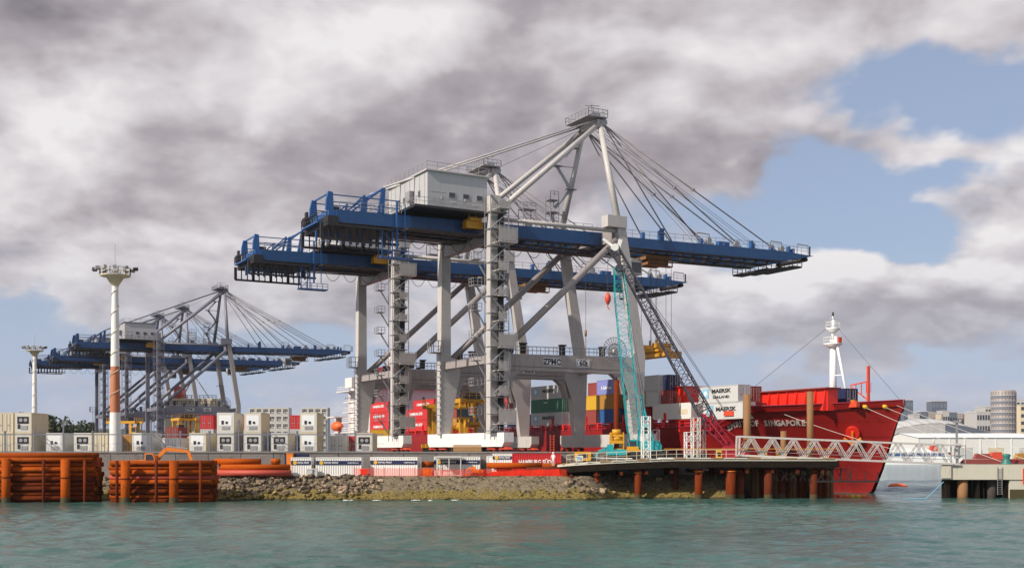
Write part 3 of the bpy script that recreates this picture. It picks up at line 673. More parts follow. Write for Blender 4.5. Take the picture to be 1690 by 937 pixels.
    # trolley and operator cabin, hoist ropes, spreader
    tr = MB().box(32.5, 37.2, 6.2, 10.9, 32.3, 32.9).box(33, 36.8, 6.6, 10.5, 31.5, 32.28).rail([(32.4, 6.1, 31.3), (37.3, 6.1, 31.3)], 1., 1, .05).box(32.4, 37.3, 6.0, 7.0, 31.1, 31.3).build('trolley', M['rust_pile_brown'], t)
    cb = MB().box(29.6, 31.8, 7.2, 9.6, 29.6, 32.2).build('operator_cabin', M['grey_box'], t); MB().box(31.805, 31.84, 7.4, 9.4, 29.9, 31.6).box(29.8, 31.6, 7.15, 7.195, 29.9, 31.6).build('pane', M['glass'], cb)
    rp = MB()
    for xx in (33.4, 36.6):
        for y in (5.5, 7., 9.6, 11.2): rp.tube((xx, y, 31.6), (xx, y, 17.6), .04, 4, cap=False)
    rp.build('spreader_rope', M['cable'], t)
    sp = MB().box(33.9, 36.3, 5.2, 11.6, 16.9, 17.5)
    for y in (5.6, 10.2): sp.box(33.6, 36.6, y, y+1.2, 17.5, 18.3)
    sp.box(34.0, 36.2, 2.6, 14.3, 16.0, 16.5).box(34.3, 35.9, 4, 13, 16.5, 16.9)
    for y in (2.4, 14.0): sp.box(33.8, 36.4, y, y+.5, 15.5, 16.7)
    sp.bar((35, 7.5, 18.2), (35, 7.5, 19.0), .3).bar((35, 9.3, 18.2), (35, 9.3, 19.0), .3)
    sp.build('spreader', M['yellow'], t)
    # festoon cable loops under the girder
    fs = MB(); y = 4.0
    for i in range(13):
        x0 = -12+i*3.25; z0 = 32.3+.012*x0; pts = [(x0+3.25*j/8, y, z0-2.3*(1-(2*j/8-1)**2)**.8) for j in range(9)]
        if x0 < 24: fs.path(pts, .045, 4); fs.box(x0-.12, x0+.12, y-.1, y+.1, z0-.3, z0+.2)
    fs.build('festoon_cable', M['cable'], t)
    return t
crane = build_crane(False, 'nearest gantry crane, grey machine house on blue boom, yellow spreader hanging over the ship', (*LA, 6.0))
LB = (-20.2, 202.)
cb_ = dup(crane, 'second gantry crane right behind the nearest one, its lower blue boom showing beneath', (*LB, 6.), TH, skip=('spreader', 'spreader_rope'))
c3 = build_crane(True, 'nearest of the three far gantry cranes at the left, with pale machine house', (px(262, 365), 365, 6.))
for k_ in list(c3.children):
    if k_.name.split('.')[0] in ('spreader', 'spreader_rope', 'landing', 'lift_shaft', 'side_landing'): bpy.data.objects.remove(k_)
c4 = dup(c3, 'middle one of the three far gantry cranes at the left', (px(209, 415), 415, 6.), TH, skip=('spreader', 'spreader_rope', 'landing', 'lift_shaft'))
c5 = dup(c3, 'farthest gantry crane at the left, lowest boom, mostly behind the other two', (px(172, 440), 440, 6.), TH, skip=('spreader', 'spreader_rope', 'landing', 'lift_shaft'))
def move_trolley(c, dx):
    for k in c.children:
        if k.name.split('.')[0] in ('trolley', 'operator_cabin', 'spreader_rope', 'spreader'): k.location.x += dx
move_trolley(crane, -1.0+1.0); move_trolley(cb_, -2.5); move_trolley(c3, 14); move_trolley(c5, -3); move_trolley(c4, 9)
# ================= CONTAINERS =================
def sy(pxx, x0):       # distance along the quay of a sight line crossing the plane x0 of the quay frame
    k = (pxx-845)/1900; bx = LA[0]+VX*x0; by = LA[1]+VY*x0; return (k*by-bx)/(-VY-k*VX)
_cc = {}
def corr(mb, x0, x1, y, z0, z1, out, pitch=.30, d=.05):
    n = max(2, int((x1-x0)/pitch)); v = []; p = (x1-x0)/n
    for i in range(n):
        a = x0+i*p
        for dx, off in ((0, 0), (.3*p, 0), (.5*p, d), (.8*p, d)): v.append((a+dx, y-out*off))
    v.append((x1, y)); o = []
    for (a, b_) in v: o += [(a, b_, z0), (a, b_, z1)]
    f = [(2*i, 2*i+2, 2*i+3, 2*i+1) if out < 0 else (2*i, 2*i+1, 2*i+3, 2*i+2) for i in range(len(v)-1)]
    mb.add(o, f)
def container(m, label, loc, rz, L=6.06, H=2.59, end='door', frame=None, cat='shipping container', group=None, logo=None, trim=None):
    Wd = 2.44; key = (m, L, H, end, frame, logo)
    if key in _cc:
        r = dup(_cc[key], label, loc, rz)
        if group: r['group'] = group
        elif 'group' in r: del r['group']
        return r
    t = thing('shipping_container', label, cat, loc, rz, group); mt = M[m]; fm = M[frame or m]
    mb = MB().box(.06, L-.06, .08, Wd-.08, .12, H-.06)
    corr(mb, .12, L-.12, .015, .15, H-.12, -1); corr(mb, .12, L-.12, Wd-.015, .15, H-.12, 1)
    mb.box(L-.058, L-.03, .1, Wd-.1, .15, H-.1); mb.build('body', mt, t)
    fr = MB()
    for x_ in (0, L-.14):
        for y in (0, Wd-.14): fr.box(x_, x_+.14, y, y+.14, 0, H)
        fr.box(x_, x_+.12, .14, Wd-.14, 0, .14).box(x_, x_+.12, .14, Wd-.14, H-.12, H)
    for y in (0, Wd-.1): fr.box(.14, L-.14, y, y+.1, 0, .14).box(.14, L-.14, y, y+.1, H-.10, H)
    fr.build('frame', fm, t)
    if end == 'door':
        for y in (.15, Wd/2+.01):
            d = MB().box(.02, .058, y, y+Wd/2-.16, .15, H-.13).build('door', mt, t)
            MB().bar((0, y+.35, .2), (0, y+.35, H-.2), .05).bar((0, y+.8, .2), (0, y+.8, H-.2), .05).box(-.03, .0, y+.3, y+.85, 1.05, 1.15).build('lock_rod', M['galv'], d)
    else:
        fp = M['reefer_front']
        MB().box(.0, .058, .15, Wd-.15, .15, H-.13).build('reefer_panel', fp, t)
        u = MB().box(-.04, -.002, .40, Wd-.40, H*.45, H*.80).build('fan_opening', M['black'], t)
        MB().tube((-.05, Wd*.34, H*.63), (-.09, Wd*.34, H*.63), .26, 14).tube((-.05, Wd*.62, H*.63), (-.09, Wd*.62, H*.63), .26, 14).build('fan', M['galv'], u)
        MB().box(-.07, -.002, .55, Wd-.9, H*.16, H*.36).build('compressor', M['galv'], t)
        MB().box(-.06, -.002, Wd-.8, Wd-.45, H*.2, H*.42).build('control_box', M['dark_steel'], t)
    if end == 'reefer2':
        for o_ in [k_ for k_ in t.children if k_.name.split('.')[0] in ('fan_opening', 'compressor', 'control_box')]:
            for c_ in list(o_.children): bpy.data.objects.remove(c_)
            bpy.data.objects.remove(o_)
        u = MB().box(-.03, -.002, .32, Wd-.32, H*.36, H*.86).build('unit_cover', M['white_paint'], t)
        MB().tube((-.035, Wd*.42, H*.50), (-.07, Wd*.42, H*.50), .20, 14).build('fan', M['dark_steel'], u)
        MB().box(-.06, -.002, .6, Wd-.7, H*.16, H*.32).build('compressor', M['galv'], t); MB().box(-.07, -.031, Wd-1.0, Wd-.65, H*.42, H*.6).build('display', M['black'], t)
    if logo:
        for (sgn, y) in ((1, Wd+.012), (-1, -.012)):
            rgt = (-sgn, 0, 0); cx = L/2
            def X_(d): return cx+d*(-sgn)
            if logo == 'M' or logo == 'MS':
                big = logo == 'MS'
                MB().box(X_(-L*.40), X_(-L*.40+1.5), y-.008, y+.008, H*.30, H*.86).build('logo_panel', M['maersk_blue'], t)
                st = []
                for i in range(14):
                    a = math.pi/2+i*math.pi/7; r_ = .58 if i % 2 == 0 else .25; st.append((X_(-L*.40+.75)+r_*math.cos(a), H*.58+r_*math.sin(a)))
                MB().prism(st, 'y', y+sgn*.012, y+sgn*.02).build('star', M['white_paint'], t)
                tx = X_(.75)
                text('MAERSK', .86 if not big else .82, M['black_paint'], t, (tx, y+sgn*.01, H*(.60 if not big else .68)), rgt, (0, 0, 1), bold=.03, squash=.95 if L < 8 else 1.5)
                if big: text('SEALAND', .55, M['black_paint'], t, (tx, y+sgn*.01, H*.32), rgt, (0, 0, 1), bold=.02, squash=1.1 if L < 8 else 1.7)
            elif logo == 'H':
                text('HAMBURG SÜD', .85, M['white_paint'], t, (X_(-.2), y+sgn*.01, H*.55), rgt, (0, 0, 1), bold=.03, squash=.75 if L < 8 else 1.25)
            elif logo == 'R':
                tr = MB().box(.02, L-.02, y-.02, y+.02, H*.60, H*.82); tr.build('stripe', M['navy'], t)
                rd = MB().tube((X_(-L/2+.75 if L > 4 else -.8), y+sgn*.021, H*.71), (X_(-L/2+.75 if L > 4 else -.8), y+sgn*.035, H*.71), .26, 16); rd.build('roundel', M['logo_gold'], t)
                text('ROYAL WOLF', .30, M['white_paint'], t, (X_(-L/2+2.05 if L > 4 else .3), y+sgn*.03, H*.71), rgt, (0, 0, 1), bold=.03, squash=1. if L > 4 else .8)
                if L > 4: text('royalwolf.co.nz', .24, M['white_paint'], t, (X_(L/2-1.1), y+sgn*.03, H*.71), rgt, (0, 0, 1), bold=.02)
            elif logo == 'S': text('A Sølvtrans', .85, M['white_paint'], t, (X_(.1), y+sgn*.01, H*.45), rgt, (0, 0, 1), bold=.03, squash=.85)
            elif logo == 'T': text('TRITON', .42, M['white_paint'], t, (X_(1.6 if L < 8 else -.3), y+sgn*.01, H*.72), rgt, (0, 0, 1), bold=.02)
    _cc[key] = t; return t

# ================= RED CONTAINER SHIP =================
SHIP = (*cw(50, 0), 0.)
ship = thing('container_ship', 'red container ship moored beyond the cranes with name lettered on its bow', 'container ship', SHIP, TH)
ST = [(-32.0, .12, .05, 12.6, 13.7), (-31.0, 1.3, .12, 10.8, 13.6), (-29.5, 3.0, .2, 7.2, 13.5), (-28, 4.7, .25, 3.6, 13.4), (-26.2, 6.7, .4, .3, 13.3), (-24, 8.9, .9, -1, 13.2), (-20, 12.2, 3.0, -1, 13.1), (-16, 14.6, 5.6, -1, 13.05), (-15.0, 14.9, 6.4, -1, 12.9), (-9.2, 15.7, 10.0, -1, 10.3), (-4, 15.95, 12.6, -1, 10.2), (4, 16, 14.8, -1, 10.2), (14, 16, 15.7, -1, 10.2), (40, 16, 16, -1, 10.2), (80, 16, 16, -1, 10.2), (130, 16, 16, -1, 10.2), (150, 15.5, 14, -1, 10.2), (158, 14.5, 11, 1.5, 10.4)]
def hst(y):
    for a, c in zip(ST, ST[1:]):
        if y <= c[0]: t = (y-a[0])/(c[0]-a[0]); return [p+(q-p)*t for p, q in zip(a, c)]
    return list(ST[-1])
def hull_b(y, z):
    s_ = hst(y); t = max(0, min(1, (z-max(s_[3], 0))/(s_[4]-max(s_[3], 0)))); return s_[2]+(s_[1]-s_[2])*t**(1.25)
ysn = []
for a, c in zip(ST, ST[1:]):
    n = max(1, round((c[0]-a[0])/1.6)) if a[0] < 14 else 3
    ysn += [a[0]+(c[0]-a[0])*i/n for i in range(n)]
ysn.append(ST[-1][0]); hb = MB(); rows = 16
for sg in (-1, 1):
    vv = []; ff = []
    for y in ysn:
        s_ = hst(y)
        for j in range(rows+1):
            z = s_[3]+(s_[4]-s_[3])*j/rows; vv.append((sg*hull_b(y, z), y, z))
    for i in range(len(ysn)-1):
        for j in range(rows):
            a = i*(rows+1)+j; q_ = (a, a+rows+1, a+rows+2, a+1); ff.append(q_ if sg > 0 else q_[::-1])
    hb.add(vv, ff, True)
dk = [(hst(y)[1]-.15, y, hst(y)[4]-.9) for y in ysn]; n = len(dk)
hb.add([(-a, y, z) for a, y, z in dk]+dk, [(i, i+n, i+n+1, i+1) for i in range(n-1)])
s_ = hst(158); hb.add([(-s_[1], 158, s_[4]), (s_[1], 158, s_[4]), (s_[2], 158, s_[3]), (-s_[2], 158, s_[3])], [(0, 1, 2, 3)])
hull = hb.build('hull', M['hull_red'], ship)
# bulwark top rail, sheer edge
be = MB()
for sg in (-1, 1):
    for a, c in zip(ysn, ysn[1:]): p = hst(a); q_ = hst(c); be.bar((sg*p[1], a, p[4]+.02), (sg*q_[1], c, q_[4]+.02), .16, .12)
be.build('bulwark_rail', M['crane_red'], ship)
# bulb just awash, anchor in its pocket
def hp(y, z, off=.0):
    b_ = hull_b(y, z); return V3((-b_-off, y, z))
def on_hull(y, z, off=.03):
    p = hp(y, z); dy = (hp(y-.4, z)-hp(y+.4, z)).normalized(); dz = (hp(y, z+.4)-hp(y, z-.4)).normalized()
    nrm = dy.cross(dz).normalized(); nrm = nrm if nrm.x < 0 else -nrm; return p+nrm*off, dy, (dz-dy*dz.dot(dy)).normalized(), nrm
name = 'SPIRIT OF SINGAPORE'; yN = -10.4; wid = {'I': .5, ' ': .8}
for ch in name:
    w = wid.get(ch, .86)
    if ch != ' ':
        p, dy, dz, nn = on_hull(yN-w/2, min(10.5, 9.85+(-10.4-yN)*.35), .10)
        text(ch, 1.38, M['name_paint'], ship, p, dy, dz, name='letter', bold=.035, squash=.78)
    yN -= w*.725
p, dy, dz, nn = on_hull(-26.0, 8.2, .1)
an = MB().bar(p+nn*.3+dz*1.2, p+nn*.35-dz*.9, .28).bar(p+nn*.35-dz*.9-dy*.1, p+nn*.4-dy*1.2+dz*.2, .32).bar(p+nn*.35-dz*.9+dy*.1, p+nn*.4+dy*1.2+dz*.2, .32).build('anchor', M['orange'], ship)
MB().tube(p-nn*.3+dz*.9, p+nn*.22+dz*.9, 1.0, 16).build('hawse_pipe', M['ship_red'], ship)
for (y, z) in ((-12.0, 11.7), (-27.2, 12.7)):
    p, dy, dz, nn = on_hull(y, z, .1); MB().box(p.x-.35, p.x+.3, p.y-1.1, p.y+1.1, p.z+.0, p.z+.75).build('fairlead_box', M['hook_red'], ship)
for y in (-28.4, -30.2):
    p, dy, dz, nn = on_hull(y, 12.7, .1); MB().lathe([(0.01, -.3), (.30, -.2), (.34, .1), (.2, .45), (.01, .5)], 12).build('rat_guard', M['logo_gold'], ship, p, (0, R(-70), 0))
# deck structure: coaming, posts, lashing bridges
MB().box(-15, 15, -4, 128, 9.4, 11.1).build('hatch_coaming', M['crane_red'], ship)
for i in range(34):
    y = -8+i*4.0; pz_ = 10.2
    MB().box(-15.9, -15.6, y, y+.3, 9.4, 11.4 if i % 3 else 12.6).box(-15.95, -15.3, y-.15, y+.45, 10.9, 11.1).build('deck_post', M['ship_red'], ship)
MB().rail([(-15.9, -8, 10.2), (-15.9, 128, 10.2)], 1.1, 2.2, .04).build('railing', M['ship_red'], ship)
# red deckhouse blocks amidships seen between the crane legs
for (p0, p1, z1) in ((1103, 1133, 16.9),):
    a = sy(p0, 37); c_ = sy(p1, 37); o = MB().box(-13, -4, c_, a, 10.3, z1).box(-13.3, -3.7, c_-.2, a+.2, z1+.01, z1+.15).build('deck_crane_base', M['ship_red'], ship)
    for q_ in (.3, .7): MB().tube((-13.3, c_+(a-c_)*q_, 13.8), (-13.3, c_+(a-c_)*q_, 15.4), .5, 12).build('ventilator', M['hook_red'], ship)
# forecastle breakwater wall with ribs
ya, yb = sy(1365, 41.5), sy(1256, 41.5)
bw = MB().box(-8.4, -6.4, ya, yb, 12.2, 15.4); 
bwo = bw.build('breakwater', M['ship_red'], ship)
k = 0; y = ya+.2
while y < yb:
    MB().prism([(-9.2, 12.2), (-8.41, 12.2), (-8.41, 15.3), (-8.6, 15.3)], 'y', y, y+.14).build('rib', M['ship_red'], bwo); y += 2.0
MB().box(-8.9, -6, ya-.3, yb+.4, 15.42, 15.6).build('breakwater_top', M['box_maroon'], bwo)
# foremast
fm = MB(); mast_y = -18.0
MB().tube((0, mast_y, 12), (0, mast_y, 23.5), .62, 16, .45).tube((0, mast_y, 23.5), (0, mast_y, 26.6), .32, 12, .24).build('foremast', M['white_paint'], ship)
MB().tube((0, mast_y-3.5, 12.5), (0, mast_y-.5, 24.0), .2, 8).bar((0, mast_y, 18), (0, mast_y-2, 18), .14).build('mast_brace', M['white_paint'], ship)
for z, r_ in ((22.8, 1.45), (25.2, 1.1)):
    pl = MB().lathe([(.45, z-.6), (r_, z), (r_, z+.15), (.3, z+.15)], 14, (0, mast_y))
    for i in range(10):
        a = i*.628; a2 = a+.628; P1_ = (r_*math.cos(a), mast_y+r_*math.sin(a), z+.15); Q1 = (r_*math.cos(a2), mast_y+r_*math.sin(a2), z+.15)
        pl.rail([P1_, Q1], .9, 2, .03)
    pl.build('mast_platform', M['white_paint'], ship)
MB().bar((0, mast_y, 26.6), (0, mast_y, 27.2), .2).bar((-.6, mast_y, 26.8), (.6, mast_y, 26.8), .12).build('mast_light', M['white_paint'], ship)
MB().tube((0, mast_y, 27.2), (0, mast_y, 27.8), .14, 8).build('mast_top_light', M['black'], ship)
MB().box(-.3, .3, mast_y-1.6, mast_y-1.2, 23.0, 23.8).build('mast_horn', M['hook_red'], ship)
MB().path([(0, mast_y-.2, 26.0), (0, -31.2, 13.8)], .03, 4).path([(0, mast_y+.2, 26.0), (-5, 2, 13)], .03, 4).build('mast_stay', M['cable'], ship)
# small red foredeck derrick
dy_ = sy(1433, 50); MB().bar((0, dy_, 12.4), (0, dy_, 19.), .35).bar((0, dy_, 16.7), (0, dy_+3.6, 16.3), .18).bar((0, dy_, 13.9), (0, dy_+3.6, 16.1), .14).bar((0, dy_+1.4, 16.5), (0, dy_+1.4, 14.8), .1).bar((0, dy_+2.5, 16.4), (0, dy_+2.5, 15.5), .1).rail([(0, dy_-.5, 15), (0, dy_+.4, 15)], 1.5, .5, .03).build('derrick', M['hook_red'], ship)
for y in (-22.5, -20.4, -25.): MB().box(-3, -2.2, y, y+.9, 12.3, 13.9).tube((-2.6, y-.3, 13.3), (-2.6, y+1.2, 13.3), .5, 12).build('windlass', M['orange'], ship)
# accommodation block far aft
SW = M['ship_white']; sy0 = 134.0
MB().box(-15.5, 15.5, sy0, sy0+16, 10.1, 23.0).build('accommodation_block', M['ship_pink'], ship)
for k in range(5):
    z = 11.5+k*2.7; dl = MB().box(-21 if k == 4 else -18.5, -15.52, sy0+1, sy0+14-k*.8, z-.25, z).rail([(-18.4 if k < 4 else -20.9, sy0+1, z), (-18.4 if k < 4 else -20.9, sy0+13-k*.8, z)], 1.1, 2, .06).bar((-18, sy0+3, z), (-18, sy0+9, z+2.5), .5, .15); dl.build('side_deck', SW, ship)
MB().box(-18.2, -15.55, sy0+2.5, sy0+7, 10.2, 25.0).build('stair_trunk', SW, ship)
for x_ in (-8, 0, 8, -11.5, 4, 11):
    MB().box(x_-.35, x_+.35, sy0-.03, sy0-.002, 20.2 if x_ not in (-11.5, 4, 11) else 17.4, 21. if x_ not in (-11.5, 4, 11) else 18.2).build('porthole', M['glass'], ship)
MB().box(-21, 21, sy0-1, sy0+4, 23.01, 25.6).build('bridge', SW, ship)
MB().box(-9.5, -2.5, sy0+4, sy0+12, 23.02, 29.2).build('funnel', M['hull_red'], ship)
MB().lathe([(1.6, 29.2), (1.6, 31.5), (1.1, 32.6), (.4, 33), (.01, 33.1)], 16, (-6., sy0+8)).build('exhaust_dome', M['galv'], ship)
MB().bar((-17, sy0+1, 25.6), (-17, sy0+1, 28.5), .3).bar((-15, sy0, 25.6), (-15, sy0, 29.5), .15).box(-17.3, -16.7, sy0+.7, sy0+1.3, 28, 28.7).build('bridge_mast', SW, ship)
MB().lathe([(0.01, -2.8), (1., -2.4), (1.4, -1), (1.4, 1), (1., 2.4), (.01, 2.8)], 12).build('lifeboat', M['buoy_orange'], ship, (-17.8, sy0+18.5, 13.2), (R(90), 0, 0))
MB().box(-19.5, -15.5, sy0+16.2, sy0+23, 15.6, 15.9).box(-19, -15.6, sy0+17, sy0+20, 9, 11.3).box(-16.5, -15.5, sy0+21, sy0+24, 9, 15.6).build('boat_davit', SW, ship)

def ship_box(m, px0, px1, tier, label, x0=34.4, L=6.06, **kw):
    "a container on deck, near corner on the sight line px1, side plane x0, tier counted from the hatch"
    y = sy(px1, x0); loc = (*cw(x0+2.44, y), 11.2+tier*2.62)
    return container(m, label, loc, TH+math.pi/2, L=L, **kw)
G1 = 'containers on the deck of the red ship'
SB = [('grey_box', 929, 0, 'grey container with star logo under the green one, amidships on the red ship', dict(logo='M', L=12.19)),
 ('box_green', 929, 1, 'dark green container between two grey star-logo containers on the red ship', dict(logo='T', L=12.19)),
 ('grey_box', 929, 2, 'grey container with star logo on top of the dark green container', dict(logo='M', L=12.19)),
 ('box_maroon', 947, 0, 'brown-red container under the yellow one beside the green container, left of pale crane leg', dict(x0=37.2)),
 ('box_yellow', 947, 1, 'yellow container just right of the green container, left of pale crane leg', dict(x0=37.2)),
 ('box_maroon', 984, 0, 'dark red container under the bright yellow one, right of pale crane leg', {}),
 ('box_yellow', 984, 1, 'bright yellow container right of the slanting crane leg', {}),
 ('box_maroon', 1000, 2, 'dark red container on top, left of the lilac lettered container', dict(x0=37.2)),
 ('box_blue', 1021, 0, 'blue container beside the rust casing, on the lowest tier', {}),
 ('box_ochre', 1021, 1, 'ochre container above the blue one, beside the rust casing', {}),
 ('box_lilac', 1016, 2, 'lilac-blue container with white lettering on the top tier', dict(logo='S')),
 ('navy', 1040, 2, 'navy container on the top tier right behind the rust casing', dict(x0=37)),
 ('box_maroon', 1046, 0, 'dark red container behind the teal lattice boom, lowest tier', dict(x0=36)),
 ('box_ochre', 1046, 1, 'ochre container behind the teal lattice boom, second tier', dict(x0=36)),
 ('box_red', 1066, 0, 'narrow view of a red container right beside the white crane leg', {}),
 ('box_ochre', 1066, 1, 'narrow view of an ochre container right beside the leaning crane leg', {}),
 ('grey_box', 1066, 2, 'grey container on top beside the leaning crane leg', {}),
 ('grey_box', 1086, 1, 'light grey container second tier left of the red deck drum', {}),
 ('grey_box', 1086, 2, 'light grey container top tier left of the navy box', {}),
 ('navy', 1103, 2, 'navy container on top, left of the red deck drum', dict(x0=35.5)),
 ('box_maroon', 1103, 1, 'brick red container under the navy one, left of the red deck drum', dict(x0=35.)),
 ('grey_box', 1218, 1, 'grey star-logo container with two lines of lettering, topmost by the bow', dict(logo='MS', L=9.5)),
 ('grey_box', 1226, 0, 'grey star-logo container under the two-line lettered one by the bow', dict(logo='M', L=9.5)),
 ('box_maroon', 1237, 1, 'brown container right behind the two-line lettered grey one near the bow', dict(x0=39)),
 ('box_maroon', 1245, 0, 'brown container low behind the lettered grey ones near the bow', dict(x0=39)),
 ('navy', 1396, 0, 'navy container on the foredeck right of the white foremast', dict(x0=46)),
 ('box_blue', 861, 0, 'blue container lowest of three left of the slanting leg', {}),
 ('box_maroon', 857, 1, 'brown-red container middle of three, above the blue one', {}),
 ('box_red', 847, 2, 'bright red container topmost of three, above the brown-red one', {}),
 ('box_red', 641, 0, 'red lettered container lowest, left of the far stair tower', dict(logo='H', L=12.19)),
 ('box_red', 641, 1, 'red lettered container middle, left of the far stair tower', dict(logo='H', L=12.19)),
 ('box_red', 640, 2, 'red lettered container topmost, left of the far stair tower', dict(logo='H', L=12.19)),
 ('box_red', 705, 0, 'red lettered container lowest, between the far stair tower and yellow post', dict(logo='H', L=12.19)),
 ('box_red', 705, 1, 'red lettered container middle, between the far stair tower and yellow post', dict(logo='H', L=12.19)),
 ('box_red', 716, 2, 'red lettered container topmost, between the far stair tower and yellow post', dict(logo='H', L=12.19, x0=39)),
 ('box_maroon', 800, 0, 'maroon container low behind the yellow carrier between the two nearest stair towers', dict(L=12.19)), ('box_red', 800, 1, 'red container above the maroon one behind the yellow carrier', dict(L=12.19)), ('box_maroon', 800, 2, 'maroon container on top behind the yellow carrier', dict(L=12.19)),
 ('navy', 828, 0, 'navy container right beside the nearest stair tower, lowest tier', {}), ('box_red', 828, 1, 'red container right beside the nearest stair tower, second tier', {}),
 ('box_ochre', 755, 0, 'ochre container half hidden left of the yellow carrier, lowest tier', dict(L=12.19)), ('box_maroon', 755, 1, 'maroon container half hidden left of the yellow carrier, second tier', dict(L=12.19)),
 ('box_red', 598, 0, 'small red container by the white side decks of the far deckhouse', {})]
for m_, p1, tier, lab, kw in SB:
    kw = dict(kw); x0 = kw.pop('x0', 34.4); L = kw.pop('L', 6.06)
    if 'bow' in lab and m_ != 'x': z_off = 0
    o = ship_box(m_, 0, p1, tier, lab, x0=x0, L=L, group=G1, **kw)
    if m_ == 'navy' and tier == 0: o.location.z = 13.0
# white insulated tank-like box amidships
y1 = sy(1141, 34.4); y0_ = sy(1077, 34.4)
wb = thing('insulated_box', 'long white round-cornered box on red posts, right of the white lattice tower', 'deck box', (*cw(34.4, y1), 0), TH+math.pi/2)
MB().prism([(.4, 11.5), (y0_-y1-.3, 11.5), (y0_-y1, 11.8), (y0_-y1, 13.8), (y0_-y1-.3, 14.1), (.4, 14.1), (.05, 13.8), (.05, 11.8)], 'y', -2.4, 0).build('body', M['cream_pale'], wb)
MB().box(1.0, 3.4, .001, .03, 12.3, 13.1).build('panel', M['cream'], wb)
for q_ in (.12, .5, .86): MB().box((y0_-y1)*q_-.2, (y0_-y1)*q_+.2, -1.4, -.9, 10.0, 11.49).build('support_post', M['ship_red'], wb)

# mooring lines
def line(a, c, sag, label, r_=.032, m='rope'):
    a = V3(a); c = V3(c); pts = [a.lerp(c, i/14)-V3((0, 0, sag*4*(i/14)*(1-i/14))) for i in range(15)]
    o = MB().path(pts, r_, 5).build('mooring_line', M[m]); return tag(o, label, 'mooring line', 'mooring lines from the red ship')
def sh(p): return ship.matrix_basis @ V3(p)
Sm = Matrix.Translation(V3(SHIP)) @ Matrix.Rotation(TH, 4, 'Z')
def SW_(p): return Sm @ V3(p)
line(SW_(on_hull(-28.4, 12.7, .3)[0]), (65.6, 154.4, 4.9), .25, 'pale line from the left yellow guard on the bow down to the teal bollard')
line(SW_(on_hull(-30.2, 12.7, .3)[0]), (69.6, 153.9, 4.9), .25, 'pale line from the right yellow guard on the bow, passing right of the bollard')
line(SW_(on_hull(-31.3, 12.9, .1)[0]), (74., 155, 4.9), .35, 'highest pale line leaving the very tip of the bow')
line(SW_(on_hull(-19.6, 11.9, .2)[0]), (58.5, 152.5, 4.6), .5, 'thin line crossing the red bow flank below the foremast')
line(SW_(on_hull(-15.2, 12.1, .2)[0]), (30.2, 152.8, 5.9), .1, 'thin line running from the hull down left to the gangway head')
# ---- second ship far at the left behind the cranes ----
s2 = thing('cargo_ship', 'distant pale cream ship deckhouse behind the left cranes', 'cargo ship', (px(265, 430), 430, 0), 0)
MB().prism([(-14, -1), (30, -1), (33, 9), (33, 10), (-16, 10), (-16, 9)], 'y', 0, 14).build('hull', M['dark_steel'], s2)
MB().box(1, 23, 2, 13, 10.01, 24).box(3, 20, 3, 12, 24.01, 26.2).build('deckhouse', M['cream'], s2)
MB().rail([(1, 1.9, 24), (23, 1.9, 24)], 1.3, 1.6, .09).rail([(3, 3, 26.2), (20, 3, 26.2)], 1.2, 1.6, .08).build('railing', M['dark_steel'], s2)
MB().box(3.5, 6.5, 5, 10, 26.21, 31).build('funnel', M['hook_red'], s2)
MB().bar((6, 6, 26), (11, 6, 35), .4).bar((11, 6, 35), (17, 6, 26), .3).bar((21, 5, 26), (21, 5, 33.5), .35).bar((19.5, 5, 31), (22.5, 5, 31), .25).build('mast', M['cream'], s2)
for i in range(7): MB().box(2.5+i*2.9, 3.6+i*2.9, 1.96, 1.998, 21.2, 22.3).build('window', M['glass'], s2)
MB().box(23.5, 30, 3, 12, 10.01, 15.5).build('hatch_cover', M['grey_box'], s2)

# ================= YARD =================
YC = 'containers stacked in the yard behind the fence'
def yc(p0, tier, m, label, Y=166., L=6.06, end='reefer', H=2.9, **kw):
    X = px(p0, Y); return container(m, label, (X+2.44, Y, 6.02+tier*(H+.02)), math.pi/2, L=L, H=H, end=end, group=YC, **kw)
YL = [(-6, 0, 'cream', 'door', 'cream container cut by the left photo edge, lower'), (-6, 1, 'cream', 'door', 'cream container cut by the left photo edge, upper'),
 (24, 0, 'cream', 'reefer', 'cream reefer lower of the leftmost end-on pair'), (24, 1, 'cream', 'reefer', 'cream reefer upper of the leftmost end-on pair'),
 (76, 0, 'grey_box', 'reefer2', 'single grey reefer right of the leftmost stacked pair'), (122, 0, 'cream_pale', 'reefer', 'single pale reefer left of the tall striped light mast'),
 (150, 0, 'cream', 'door', 'cream container just left of the tall light mast base'), (218, 0, 'cream_pale', 'reefer2', 'single pale reefer right of the tall light mast, above the orange excavator'),
 (312, 0, 'cream', 'reefer2', 'single cream reefer right of the yellow straddle frame, above the excavator bucket'),
 (358, 0, 'grey_box', 'reefer', 'weathered grey reefer under the white-fronted one, left of slanting far crane leg'), (358, 1, 'cream_pale', 'reefer2', 'white-fronted reefer on top, left of slanting far crane leg'),
 (403, 0, 'grey_box', 'reefer', 'weathered grey reefer under the white-fronted one, right of slanting far crane leg'), (403, 1, 'cream', 'reefer2', 'white-fronted cream reefer on top, right of slanting far crane leg'),
 (447, 0, 'grey_box', 'reefer', 'single grey reefer in front of the far grey block'), (495, 0, 'cream', 'reefer2', 'cream reefer lower of the pair above the short white container'), (495, 1, 'cream', 'reefer2', 'cream reefer upper of the pair above the short white container')]
for p0, tier, m_, en, lab in YL: yc(p0, tier, m_, lab, end=en)
yc(587, 0, 'cream', 'single cream reefer with dark unit left of the far crane sill', Y=168)
yc(268, 0, 'white', 'clean white container end with a small red mark above the excavator', Y=168, end='door', H=2.2)
yc(50, 0, 'cream', 'cream container side-on behind the leftmost pair', Y=174, end='door')
